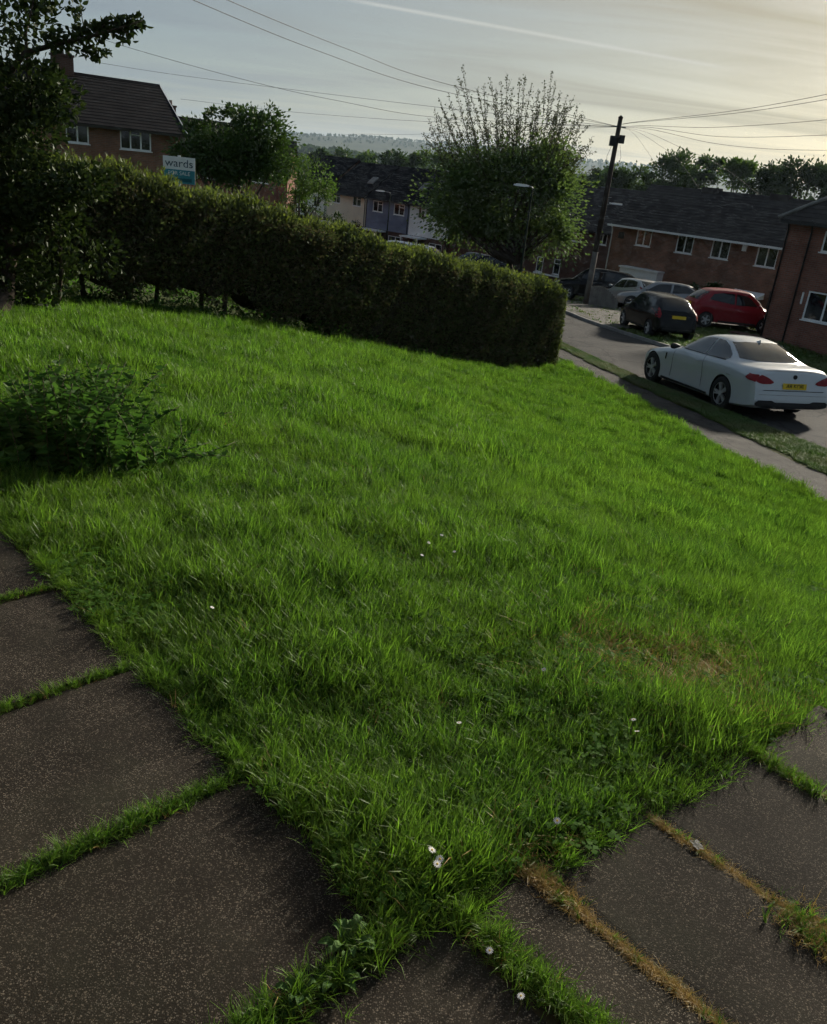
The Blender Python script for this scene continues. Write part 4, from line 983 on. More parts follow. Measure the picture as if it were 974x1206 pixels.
for x_, y_ in chim_pos: MB().box(x_ - .55, x_ + .55, y_ - .25, y_ + .25, Hm + 1.95, Hm + 2.5).build('ridge_vent', MT['tile'], rf)

# ---- brick house at the right edge, nearer
P = hframe((931, 256), 36.5, 1.5 - .28 - 4.85, rz); rh = facade_root('brick_house', P, rz, 'reddish brick house cut off by the right edge of the picture')
Lr = 8.5; Hr = 4.85
def wpx(P, rz, xa, xb, yt, yb, xm=None):
    xm = xm or (xa + xb) / 2; ym = (yt + yb) / 2
    return (hx(P, rz, xa, ym), hx(P, rz, xb, ym), hzz(P, rz, xm, yb), hzz(P, rz, xm, yt))
g1 = (hx(P, rz, 948, 360), hx(P, rz, 948, 360) + 2.0, hzz(P, rz, 950, 377), hzz(P, rz, 957, 343)); u1 = (hx(P, rz, 969, 285), hx(P, rz, 969, 285) + 1.7, hzz(P, rz, 969, 297), hzz(P, rz, 972, 272))
wall_mesh(Lr, 7.2, Hr, [g1, u1], .01).build('wall', MT['brick_red'], rh, uv=True)
rb, ze, half = roof_mesh(Lr, 7.2, Hr, 2.5, hip_l=3.3, hip_r=3.3); rf = rb.build('roof', MT['tile'], rh)
window(rh, *g1, lights=(0, .36, .72, 1.0), curtain=True); window(rh, *u1, lights=3)
gutter(rh, Lr, -.34, ze + .02, MT['pipe']); downpipe(rh, hx(P, rz, 950, 300), -.3, Hr, MT['pipe']); downpipe(rh, .08, -.3, Hr, MT['pipe'])
# pale hip tiles down the left hip
MB().tube([(3.3, 3.6, Hr + 2.5 + .17), (-.32, -.32, ze + .10)], .075, 6).build('hip_tiles', MT['kerb'], rf, True); MB().tube([(3.3, 3.6, Hr + 2.5 + .17), (-.32, 7.52, ze + .10)], .075, 6).build('hip_tiles', MT['kerb'], rf, True)
kx = hx(P, rz, 944, 355); MB().box(kx - .03, kx + .03, -.06, -.004, hzz(P, rz, 943, 358), hzz(P, rz, 946, 344)).build('cable_conduit', MT['upvc'], rh)
MB().box(-.9, .5, -.9, -.3, -.5, .35).build('planter_wall', MT['brick_dark'], rh, uv=True)

# ---- dark brick terrace behind the big tree and the pole
P0 = hframe((726, 270), 63.0, 0, rz); L3 = 17.0
P = P0 - np.array([math.cos(rz), math.sin(rz), 0]) * L3; P[2] = 1.5 - 7.75; bh_ = facade_root('terraced_house', P, rz, 'dark brick terrace half hidden behind the big bushy tree')
H3 = 5.0
ws = [wpx(P, rz, 671, 685, 274, 284.5), wpx(P, rz, 704, 714.5, 273, 288.5)]
gs_ = [wpx(P, rz, 631.5, 639.5, 302, 320), wpx(P, rz, 651.5, 659.5, 305, 323.5), wpx(P, rz, 608, 616, 296, 312)]
ws = [(a, max(b, a + .8), zb, zt) for a, b, zb, zt in ws]
wall_mesh(L3, 7.5, H3, ws + gs_, 2.7).build('wall', MT['brick_dark'], bh_, uv=True)
rb, ze, half = roof_mesh(L3, 7.5, H3, 2.7); rf = rb.build('roof', MT['tile'], bh_)
for w_ in ws: window(bh_, *w_, lights=2)
for w_ in gs_: window(bh_, *w_, lights=1, top=(0,))
xa_, xb_ = gs_[0][0], gs_[1][1]; MB().box(xa_ - .1, xb_ + .1, -.12, -.052, gs_[0][2] - .16, gs_[0][2] - .05).build('long_sill', MT['upvc'], bh_)
gutter(bh_, L3, -.34, ze + .02, MT['pipe']); chimney(rf, 4.5, 3.75, H3 + 2.7, h=.7)

# ---- far row: cream, blue and white rendered upper floors
rz2 = R(-42.0)
P = hframe((386, 228), 84.0, 1.5 - 7.85, rz2)
def row_house(P, rz_, W_, clad, label, wl_, ground_mat='brick_dark', porch=True, skyl=None, hh=5.1):
    root = facade_root('terraced_house', P, rz_, label, group='far rendered terrace')
    wall_mesh(W_, 7.5, hh, [(W_ * .12, W_ * .42, .1, 2.1), (W_ * .55, W_ * .88, .9, 2.1)], 2.6).build('wall', MT[ground_mat], root, uv=True)
    c = MB(); xs = [.02] + [q for w_ in wl_ for q in w_[:2]] + [W_ - .02]
    zs = [2.45, wl_[0][2], wl_[0][3], hh - .02]
    for i in range(len(xs) - 1):
        for j in range(3):
            if i % 2 == 1 and j == 1: continue
            c.add([(xs[i], -.06, zs[j]), (xs[i + 1], -.06, zs[j]), (xs[i + 1], -.06, zs[j + 1]), (xs[i], -.06, zs[j + 1])], [(0, 1, 2, 3)])
    c.add([(.02, -.06, 2.45), (W_ - .02, -.06, 2.45), (W_ - .02, -.003, 2.45), (.02, -.003, 2.45)], [(0, 3, 2, 1)]); c.add([(.02, -.06, 2.45), (.02, -.003, 2.45), (.02, -.003, hh), (.02, -.06, hh)], [(0, 3, 2, 1)])
    c.add([(W_ - .02, -.06, 2.45), (W_ - .02, -.003, 2.45), (W_ - .02, -.003, hh), (W_ - .02, -.06, hh)], [(0, 1, 2, 3)])
    c.build('cladding', MT[clad], root)
    for w_ in wl_: window(root, *w_, lights=2, y=-.03, top=(1,))
    window(root, W_ * .55, W_ * .88, .9, 2.1, lights=2)
    d_ = MB().box(W_ * .12, W_ * .42, .03, .08, .1, 2.1).build('door', MT['door_dark'], root); MB().box(W_ * .2, W_ * .34, .01, .028, 1.3, 1.8).build('pane', MT['glass'], d_)
    if porch:
        p_ = MB(); p_.box(W_ * .02, W_ * .5, -1.2, -.07, 2.3, 2.42); p_.box(W_ * .04, W_ * .04 + .09, -1.15, -1.06, -.5, 2.3); p_.box(W_ * .48 - .09, W_ * .48, -1.15, -1.06, -.5, 2.3); p_.build('porch', MT['upvc'], root)
    rb, ze, half = roof_mesh(W_ - .02, 7.5, hh, 2.6, vg=.0); rf = rb.build('roof', MT['tile_slate'], root)
    gutter(root, W_, -.34, ze + .02, MT['pipe'], ext=-.01); downpipe(root, W_ - .1, -.3, hh, MT['pipe'], y=-.12)
    for sx in (skyl or []):
        t_ = 2.1; yy = 3.75 - t_; zz = hh + 2.6 + .10 - (2.6 / 3.75) * t_
        MB().add([(sx, yy - .35, zz - .16), (sx + .75, yy - .35, zz - .16), (sx + .75, yy + .35, zz + .38), (sx, yy + .35, zz + .38), (sx, yy - .35, zz - .26), (sx + .75, yy - .35, zz - .26), (sx + .75, yy + .35, zz + .2), (sx, yy + .35, zz + .2)],
                 [(0, 1, 2, 3), (4, 7, 6, 5), (0, 4, 5, 1), (1, 5, 6, 2), (2, 6, 7, 3), (3, 7, 4, 0)]).build('skylight', MT['kerb'], rf)
    return root
e2 = np.array([math.cos(rz2), math.sin(rz2), 0])
bounds = [hx(P, rz2, x_, 245) for x_ in (386, 432.5, 483.5, 531)]
W1, W2, W3 = bounds[1] - bounds[0], bounds[2] - bounds[1], bounds[3] - bounds[2]
P2_ = P + e2 * bounds[1]; P3_ = P + e2 * bounds[2];  Pm = P - e2 * 5.2 + np.array([0, 0, .25])
def w2(P, xa, xb, ya, yb): return wpx(P, rz2, xa, xb, ya, yb)
wc = [w2(P, 392, 401.5, 228, 239), w2(P, 416, 426, 231, 243)]; zc = (wc[0][2] + wc[1][2]) / 2, (wc[0][3] + wc[1][3]) / 2
row_house(P, rz2, W1, 'render_cream', 'far terraced house with cream rendered upper floor', [(a, b, *zc) for a, b, _, _ in wc], skyl=[W1 * .72])
wb_ = [w2(P2_, 440, 451.5, 236, 249), w2(P2_, 464.5, 477, 241, 254)]; zc = (wb_[0][2] + wb_[1][2]) / 2, (wb_[0][3] + wb_[1][3]) / 2
blue = row_house(P2_, rz2, W2, 'clad_blue', 'far terraced house with dark blue upper floor in the middle', [(a, b, *zc) for a, b, _, _ in wb_], skyl=[W2 * .9])
wb_ = [w2(P3_, 493, 501, 243, 257), w2(P3_, 515, 524, 247, 261)]; zc = (wb_[0][2] + wb_[1][2]) / 2, (wb_[0][3] + wb_[1][3]) / 2
row_house(P3_, rz2, W3, 'render_white', 'far terraced house with white rendered upper floor beside the big tree', [(a, b, *zc) for a, b, _, _ in wb_])
row_house(Pm, rz2, 5.15, 'render_white', 'far terraced house with white upper floor at the left end of the row', [(.7, 1.7, 3.2, 4.2), (3.2, 4.2, 3.2, 4.2)], porch=True)

# ---- red brick terrace beyond the small garden tree
rz5 = R(4.0); P = hframe((236, 200), 74.0, 1.5 - 6.7, rz5); rl = facade_root('terraced_house', P, rz5, 'far red brick terrace behind the round garden tree')
L5 = hx(P, rz5, 338, 228); H5 = 5.0
ws = [wpx(P, rz5, 305.5, 320, 214.5, 223.5), wpx(P, rz5, 281, 292, 209, 219)]; gs5 = [wpx(P, rz5, 304, 319, 238, 249)]
wall_mesh(L5, 7.5, H5, ws + gs5, 2.6).build('wall', MT['brick_red'], rl, uv=True); rb, ze, half = roof_mesh(L5, 7.5, H5, 2.6); rf = rb.build('roof', MT['tile'], rl)
for w_ in ws + gs5: window(rl, *w_, lights=3)
gutter(rl, L5, -.34, ze + .02, MT['pipe']); downpipe(rl, L5 * .86, -.3, H5, MT['pipe']); chimney(rf, L5 * .3, 3.75, H5 + 2.6, h=.8)

# ---- brown brick house on the left, big dark roof and chimney
rz4 = R(36.0); P0 = hframe((212, 153), 45.0, 0, rz4); L6 = 12.5
P = P0 - np.array([math.cos(rz4), math.sin(rz4), 0]) * L6; P[2] = 1.5 + .42 - 4.9
lh = facade_root('brick_house', P, rz4, 'brown brick house with large dark roof and chimney beyond the hedge on the left'); H6 = 4.9
def win6(a, b, yt, yb): return wpx(P, rz4, a, b, yt, yb)
wA = win6(77.5, 104.5, 143, 168.5); wB = win6(141.5, 178, 151.5, 177)
wall_mesh(L6, 7.4, H6, [wA, wB, (L6 - 3.6, L6 - 1.9, .8, 2.0)], 2.0).build('wall', MT['brick_brown'], lh, uv=True)
rb, ze, half = roof_mesh(L6, 7.4, H6, 2.0, vg=.25); rf = rb.build('roof', MT['tile_slate'], lh)
window(lh, *wA, lights=2, top=(0,)); window(lh, *wB, lights=3, top=(1,)); window(lh, L6 - 3.6, L6 - 1.9, .8, 2.0, lights=3)
gutter(lh, L6, -.34, ze + .02, MT['soffit']); downpipe(lh, L6 - .2, -.3, H6, MT['pipe'])
xc = hx(P, rz4, 100, 90) - .1; chimney(rf, xc, 3.7, H6 + 2.0, w=.9, d=.6, h=.75, pots=3, mat='brick_dark')
b = MB()
for sg in (-1, 1): b.add([(L6 + .25, 3.7 + sg * 4.02, ze - .12), (L6 + .25, 3.7, H6 + 2.02 - .1), (L6 + .25, 3.7, H6 + 2.02 + .1), (L6 + .25, 3.7 + sg * 4.02, ze + .1), (L6 + .28, 3.7 + sg * 4.02, ze - .12), (L6 + .28, 3.7, H6 + 2.02 - .1), (L6 + .28, 3.7, H6 + 2.02 + .1), (L6 + .28, 3.7 + sg * 4.02, ze + .1)], [(0, 1, 2, 3), (7, 6, 5, 4), (0, 4, 5, 1), (3, 2, 6, 7)])
b.build('barge_board', MT['upvc'], lh)
# ---- the roof and chimney of the next house behind it
P = hframe((204, 160), 58.0, 1.5 - .35 - 4.6, rz4); nh = facade_root('brick_house', P, rz4, 'brick house with chimney just showing behind the large dark roof on the left')
wall_mesh(7, 7, 4.6, [(1.5, 2.7, 3.0, 4.1), (5.2, 6.4, 3.0, 4.1)], 1.75).build('wall', MT['brick_brown'], nh, uv=True); rb, ze, half = roof_mesh(7, 7, 4.6, 1.75); rf = rb.build('roof', MT['tile_slate'], nh)
window(nh, 1.5, 2.7, 3.0, 4.1); window(nh, 5.2, 6.4, 3.0, 4.1); chimney(rf, .9, 3.5, 4.6 + 1.6, h=.8, w=.8)

# ------------------------------------------------------------------ estate agent's board
def text_mesh(name, body, size, mat, parent, loc, rot, extrude=.002, align='CENTER', sx=1.0):
    cu = bpy.data.curves.new(name, 'FONT'); cu.body = body; cu.size = size; cu.extrude = extrude; cu.align_x = align; cu.align_y = 'CENTER'
    o = bpy.data.objects.new(name, cu); COL.objects.link(o); dg = bpy.context.evaluated_depsgraph_get()
    me = bpy.data.meshes.new_from_object(o.evaluated_get(dg)); bpy.data.objects.remove(o); me.materials.clear(); me.materials.append(mat)
    t = bpy.data.objects.new(name, me); t.location = loc; t.rotation_euler = rot; t.scale = (sx, 1, 1); return link(t, parent)
MT['teal'] = pmat('teal_print', (.035, .22, .26), (.03, .19, .23), 3, .5); MT['teal_dark'] = pmat('teal_dark_print', (.008, .09, .11), (.008, .08, .1), 3, .5); MT['slate_print'] = pmat('slate_print', (.05, .08, .11), (.05, .08, .1), 3, .5)
sd_ = 20.0; Pb = at(211, 200.5, sd_); gzb = Tz(Pb[0], Pb[1]); board = empty('estate_agent_board', (Pb[0], Pb[1], gzb), R(12), 'white and teal estate agent board on a post behind the hedge', 'sign')
bz = Pb[2] - gzb; bw_, bh2 = .375, .30
MB().box(-.035, .035, .012, .06, -.3, bz + bh2 + .03).build('post', MT['white'], board)
bd = MB().box(-bw_, bw_, -.008, .008, bz - bh2, bz + bh2).build('board', MT['white'], board)
MB().box(-bw_ + .003, bw_ - .003, -.012, -.0085, bz - bh2 + .003, bz + .01).build('teal_panel', MT['teal'], bd)
text_mesh('lettering', 'wards', .25, MT['slate_print'], bd, (0, -.011, bz + .15), (R(90), 0, 0), sx=1.08)
text_mesh('lettering', 'FOR SALE', .12, MT['white'], bd, (.0, -.0145, bz - .07), (R(90), 0, 0))
MB().box(-bw_ + .09, bw_ - .08, -.0155, -.0125, bz - .255, bz - .175).build('dark_strip', MT['teal_dark'], bd)
# ------------------------------------------------------------------ cars
def paint(name, c, metal=0.0, rough=.35, spec=.5, coat=.8):
    return pmat(name, c, tuple(x * .93 for x in c), .7, rough, spec=spec, metal=metal, coat=coat)
MT['car_white'] = paint('paint_white', (.46, .49, .52)); MT['car_black'] = paint('paint_black', (.006, .006, .007), 0, .25, .1, .22); MT['car_red'] = paint('paint_red', (.22, .010, .018), 0, .35, .2, .25)
MT['car_silver'] = paint('paint_silver', (.33, .34, .35), .4); MT['car_grey'] = paint('paint_grey', (.20, .205, .21), .4); MT['car_blue'] = paint('paint_darkblue', (.03, .035, .05)); MT['car_pale'] = paint('paint_pale', (.6, .61, .62))
MT['tyre'] = pmat('tyre', (.016, .016, .016), (.022, .022, .022), 20, .9); MT['rim_dark'] = pmat('rim_dark', (.03, .03, .032), (.04, .04, .04), 9, .5); MT['rim'] = pmat('rim_alloy', (.68, .68, .69), (.58, .58, .59), 9, .3, metal=.2)
MT['trim'] = pmat('black_plastic', (.012, .012, .013), (.02, .02, .02), 9, .6); MT['lamp_red'] = pmat('lamp_red', (.24, .006, .010), (.16, .005, .008), 12, .25, spec=.25); MT['lamp_clear'] = pmat('lamp_clear', (.45, .46, .47), (.3, .31, .32), 12, .12, spec=.6)
MT['plate_y'] = pmat('plate_yellow', (.62, .42, .02), (.58, .4, .02), 9, .5); MT['plate_w'] = pmat('plate_white', (.7, .7, .68), (.65, .65, .63), 9, .5); MT['ink'] = pmat('plate_ink', (.01, .01, .01), (.015, .015, .015), 9, .6)
MT['carglass'] = pmat('car_glass', (.010, .012, .013), (.018, .02, .022), .9, .04, spec=.5); MT['coupeglass'] = pmat('coupe_glass', (.012, .015, .016), (.03, .034, .035), .9, .03, spec=.8, coat=.5); MT['chrome'] = pmat('chrome', (.6, .6, .6), (.5, .5, .5), 9, .15, metal=1.0)
def crv(pts):
    xs = np.array([p[0] for p in pts]); ys = np.array([p[1] for p in pts])
    n = len(xs); m = np.zeros(n)
    dl = np.diff(ys) / np.diff(xs)
    for i in range(1, n - 1): m[i] = 0 if dl[i - 1] * dl[i] <= 0 else 2 * dl[i - 1] * dl[i] / (dl[i - 1] + dl[i])
    m[0], m[-1] = dl[0], dl[-1]
    def f(x):
        x = np.clip(x, xs[0], xs[-1]); i = np.clip(np.searchsorted(xs, x) - 1, 0, n - 2); h = xs[i + 1] - xs[i]; t = (x - xs[i]) / h
        return (2 * t ** 3 - 3 * t ** 2 + 1) * ys[i] + (t ** 3 - 2 * t ** 2 + t) * h * m[i] + (-2 * t ** 3 + 3 * t ** 2) * ys[i + 1] + (t ** 3 - t ** 2) * h * m[i + 1]
    return f
def evalmesh(o):
    dg = bpy.context.evaluated_depsgraph_get(); dg.update(); return bpy.data.meshes.new_from_object(o.evaluated_get(dg))
class Car:
    """x: 0 at the front bumper to L at the tail (flipped so +x is forwards), y half widths, z up; lofted body, raycast-fitted glass and lamps"""
    def __init__(s, L, W, top, shoulder, deck, plan, floor, roofw, wheels, wr, lean_r=.18, lean_f=.12, endk=.12):
        s.L, s.W = L, W; s.endk = endk; s.wheels = wheels; s.wr = wr
        ft, fs, fd, fp, ff, fw = (crv(c) for c in (top, shoulder, deck, plan, floor, roofw))
        st = np.unique(np.concatenate([[0, .02, .06, .12], np.linspace(.2, L - .2, 44), [L - .12, L - .06, L - .02, L]]))
        V = []; F = []; n = 18
        for x in st:
            hw = W / 2 * float(fp(x)); zf = float(ff(x)); sh = float(fs(x)); dk = float(fd(x)); tp = max(float(ft(x)), dk); q = min(1, max(0, (tp - dk) / .14)); q = q * q * (3 - 2 * q)
            wt = W / 2 * float(fw(x)); belt = sh + .02
            a = [(0, zf), (.93 * hw, zf), (.982 * hw, zf + .06), (.972 * hw, zf + .48 * (sh - zf)), (1.0 * hw, sh - .115), (.945 * hw, sh - .005)]
            d6 = [(.80 * hw, dk - .03), (.6 * hw, dk - .012), (.3 * hw, dk), (0, dk)]
            c6 = [(.90 * hw, belt), (min(wt, .9 * hw), max(belt, tp - .085)), (.74 * wt, max(belt, tp - .018)), (0, tp)]
            a += [(d[0] * (1 - q) + c[0] * q, d[1] * (1 - q) + c[1] * q) for d, c in zip(d6, c6)]
            e = min(x, L - x); k = 1.0
            if e < .12: k = 1 - s.endk * (1 - e / .12) ** 2
            zc = (zf + dk) / 2 + .02
            ring = []
            for (y, z) in a:
                if k < 1: y *= (1 - (1 - k) * .6); z = zc + (z - zc) * (1 - (1 - k) * 1.0)
                xx = x
                wgt = max(0, 1 - (L - x) / .9); xx -= lean_r * max(0, z - .45) * wgt ** 1.2; wgt = max(0, 1 - x / .8); xx += lean_f * max(0, z - .4) * wgt
                ring.append((L / 2 - xx, y, z))
            full = [ring[0]] + ring[1:9] + [ring[9]] + [(p[0], -p[1], p[2]) for p in reversed(ring[1:9])]
            V += full
        m = len(st)
        for i in range(m - 1):
            for k in range(n): F.append((i * n + k, i * n + (k + 1) % n, (i + 1) * n + (k + 1) % n, (i + 1) * n + k))
        for b, rev in ((0, False), ((m - 1) * n, True)):
            for k in range(9):
                i0, i1, j1, j0 = k, k + 1, (n - k - 1) % n, (n - k) % n
                q = [b + i0, b + i1, b + j1, b + j0]; u = []
                for z in q:
                    if z not in u: u.append(z)
                if len(u) >= 3: F.append(tuple(u) if rev else tuple(reversed(u)))
        s.V, s.F = V, F
        me = bpy.data.meshes.new('loft'); me.from_pydata(V, [], F); bm = bmesh.new(); bm.from_mesh(me); bmesh.ops.recalc_face_normals(bm, faces=bm.faces)
        cl_ = bm.edges.layers.float.get('crease_edge') or bm.edges.layers.float.new('crease_edge'); bm.edges.ensure_lookup_table()
        for e in bm.edges:
            i0, i1 = e.verts[0].index % n, e.verts[1].index % n
            if i0 == i1 and i0 in (2, 16): e[cl_] = .5
            if i0 == i1 and i0 in (4, 14): e[cl_] = .95
            if i0 == i1 and i0 in (6, 12): e[cl_] = .4
        bm.to_mesh(me); bm.free()
        o = bpy.data.objects.new('loft', me); COL.objects.link(o); o.modifiers.new('s', 'SUBSURF').levels = 1; o.modifiers['s'].render_levels = 1
        s.smooth = evalmesh(o); bpy.data.objects.remove(o)
        bm = bmesh.new(); bm.from_mesh(s.smooth); s.bvh = BVHTree.FromBMesh(bm); bm.free()
        s.parts = []
    def axle(s, i): return s.L / 2 - s.wheels[i]
    def body(s, mat, root):
        o = bpy.data.objects.new('b', s.smooth); COL.objects.link(o); s.smooth.materials.clear(); s.smooth.materials.append(mat); s.smooth.materials.append(MT['trim']); cut = []
        for i in range(2):
            for sg in (-1, 1):
                b = MB(); r = s.wr * 1.10; y0, y1 = sg * (s.W / 2 - .26), sg * (s.W / 2 + .3); n = 28
                v = [(s.axle(i) + r * math.cos(6.28318 * k / n), y, s.wr + r * math.sin(6.28318 * k / n)) for y in (y0, y1) for k in range(n)]
                f = [(k, (k + 1) % n, n + (k + 1) % n, n + k) for k in range(n)] + [tuple(range(n - 1, -1, -1)), tuple(range(n, 2 * n))]
                me = bpy.data.meshes.new('c'); me.from_pydata(v, [], f); bm = bmesh.new(); bm.from_mesh(me); bmesh.ops.recalc_face_normals(bm, faces=bm.faces); bm.to_mesh(me); bm.free()
                me.materials.append(mat); me.materials.append(MT['trim']); me.polygons.foreach_set('material_index', [1] * len(me.polygons))
                c = bpy.data.objects.new('c', me); COL.objects.link(c); cut.append(c); md = o.modifiers.new('b', 'BOOLEAN'); md.operation = 'DIFFERENCE'; md.object = c; md.solver = 'EXACT'
                try: md.material_mode = 'TRANSFER'
                except Exception: pass
        me = evalmesh(o)
        for c in cut: bpy.data.objects.remove(c)
        bpy.data.objects.remove(o); me.polygons.foreach_set('use_smooth', [True] * len(me.polygons))
        try: me.set_sharp_from_angle(angle=R(38))
        except Exception: pass
        b = bpy.data.objects.new('body', me); return link(b, root)
    def patch(s, name, pts, axis, mat, parent, off=.009, cuts=5, both=False):
        """outline in a plane, dropped on to the body: axis 'y' outline (x,z), 'x+'/'x-' outline (y,z) from front / rear, 'z' outline (x,y)"""
        res = None
        for sg in ((1, -1) if both else (1,)):
            bm = bmesh.new(); vs = []
            for a, b in pts:
                vs.append(bm.verts.new((a, b, 0)))
            f = bm.faces.new(vs); bmesh.ops.triangulate(bm, faces=[f]); 
            for _ in range(3): 
                bmesh.ops.subdivide_edges(bm, edges=[e for e in bm.edges if e.calc_length() > .09], cuts=1, use_grid_fill=True); bmesh.ops.triangulate(bm, faces=bm.faces)
            for v in bm.verts:
                a, b = v.co.x, v.co.y
                if axis == 'y': o_, d_ = Vector((a, 3 * sg, b)), Vector((0, -sg, 0))
                elif axis == 'x-': o_, d_ = Vector((-5, a * sg, b)), Vector((1, 0, 0))
                elif axis == 'x+': o_, d_ = Vector((5, a * sg, b)), Vector((-1, 0, 0))
                elif axis == 'z': o_, d_ = Vector((a, b * sg, 4)), Vector((0, 0, -1))
                elif axis == 'r': o_, d_ = Vector((-4.5, a * sg, b + 3.0)), Vector((.832, 0, -.555))      # rear screen, from behind and above; b measured at the screen
                elif axis == 'w': o_, d_ = Vector((4.5, a * sg, b + 3.0)), Vector((-.832, 0, -.555))
                h = s.bvh.ray_cast(o_, d_)
                if h[0] is None: h = s.bvh.find_nearest(Vector((a, sg * s.W * .42, b)) if axis == 'y' else o_ + d_ * 3); v.co = h[0] + h[1] * off
                else: v.co = h[0] - d_ * off * .6 + h[1] * off * .6
            bmesh.ops.recalc_face_normals(bm, faces=bm.faces)
            me = bpy.data.meshes.new(name); bm.to_mesh(me); bm.free(); me.materials.append(mat); me.polygons.foreach_set('use_smooth', [True] * len(me.polygons))
            res = link(bpy.data.objects.new(name, me), parent)
        return res
    def wheelset(s, root, spokes=5, style='alloy'):
        first = None
        for i in range(2):
            for sg in (-1, 1):
                c = (s.axle(i), sg * (s.W / 2 - .115), s.wr)
                b = MB(); n = 28; prof = [(.62, -.09), (.93, -.10), (1.0, -.07), (1.0, .07), (.93, .10), (.64, .095)]
                v = [(s.wr * r * math.cos(6.28318 * k / n), y * sg, s.wr * r * math.sin(6.28318 * k / n)) for r, y in prof for k in range(n)]
                f = [(j * n + k, j * n + (k + 1) % n, (j + 1) * n + (k + 1) % n, (j + 1) * n + k) for j in range(len(prof) - 1) for k in range(n)]
                w_ = mobj('wheel', v, f, MT['tyre'], root, True, loc=c)
                b = MB(); r = s.wr * .66
                v = [(r * math.cos(6.28318 * k / n), .045 * sg, r * math.sin(6.28318 * k / n)) for k in range(n)]; b.add(v, [tuple(range(n))])
                b.build('rim_well', MT['rim_dark'], w_)
                b = MB(); ns = spokes
                for k in range(ns):
                    for dd in ((-.14, .14) if style == 'double' else (0,)):
                        a = 6.28318 * k / ns + dd; wd = .020 if style == 'double' else .032; ca, sa = math.cos(a), math.sin(a)
                        q = [(.2 * r, -wd), (.99 * r, -wd * .85), (.99 * r, wd * .85), (.2 * r, wd)]
                        fr = [(x * ca - z * sa, .088 * sg, x * sa + z * ca) for x, z in q]; bk = [(x * ca - z * sa, .05 * sg, x * sa + z * ca) for x, z in q]
                        b.add(fr + bk, [(0, 1, 2, 3), (0, 4, 5, 1), (2, 6, 7, 3), (3, 2, 1, 0), (1, 5, 4, 0), (3, 7, 6, 2)])
                for r0, r1, y0, y1 in ((.93 * r, 1.02 * r, .09, .09), (0.0, .24 * r, .094, .09)):
                    v = [(rr * math.cos(6.28318 * k / n), yy * sg, rr * math.sin(6.28318 * k / n)) for rr, yy in ((r0 + 1e-4, y0), (r1, y1)) for k in range(n)]
                    b.add(v, [(k, (k + 1) % n, n + (k + 1) % n, n + k) for k in range(n)])
                b.build('rim', MT['rim'], w_)
    def mirrors(s, root, x, z, mat):
        for sg in (-1, 1):
            b = MB(); y = sg * (s.W / 2 - .03)
            for (k, sc_) in ((0, .6), (.06, 1), (.13, 1), (.17, .6)):
                pass
            v = []; n = 8
            for yy, sc_ in ((-.02, .35), (.05, .75), (.10, 1.0), (.17, .95), (.20, .55)):
                v += [(x + .05 * sc_ * math.cos(6.28318 * k / n), y + sg * yy, z + .062 * sc_ * math.sin(6.28318 * k / n)) for k in range(n)]
            f = [(j * n + k, j * n + (k + 1) % n, (j + 1) * n + (k + 1) % n, (j + 1) * n + k) for j in range(4) for k in range(n)] + [tuple(range(4 * n, 5 * n))]
            mobj('door_mirror', v, f, mat, root, True)
def car_place(root, P, heading): root.location = tuple(P); root.rotation_euler = (0, 0, heading)
def tilt_to_ground(root, wb, tw):
    """rest the four wheels on the slope"""
    x, y, _ = root.location; h = root.rotation_euler[2]; f = np.array([math.cos(h), math.sin(h)]); l = np.array([-math.sin(h), math.cos(h)])
    zf = Tz(*(np.array([x, y]) + f * wb / 2)); zr_ = Tz(*(np.array([x, y]) - f * wb / 2)); zl = Tz(*(np.array([x, y]) + l * tw / 2)); zr2 = Tz(*(np.array([x, y]) - l * tw / 2))
    root.location.z = (zf + zr_) / 2
    X_ = Vector((f[0] * wb, f[1] * wb, zf - zr_)).normalized(); Y_ = Vector((l[0] * tw, l[1] * tw, zl - zr2)).normalized(); Z_ = X_.cross(Y_).normalized(); Y_ = Z_.cross(X_)
    root.rotation_euler = Matrix((X_, Y_, Z_)).transposed().to_euler()

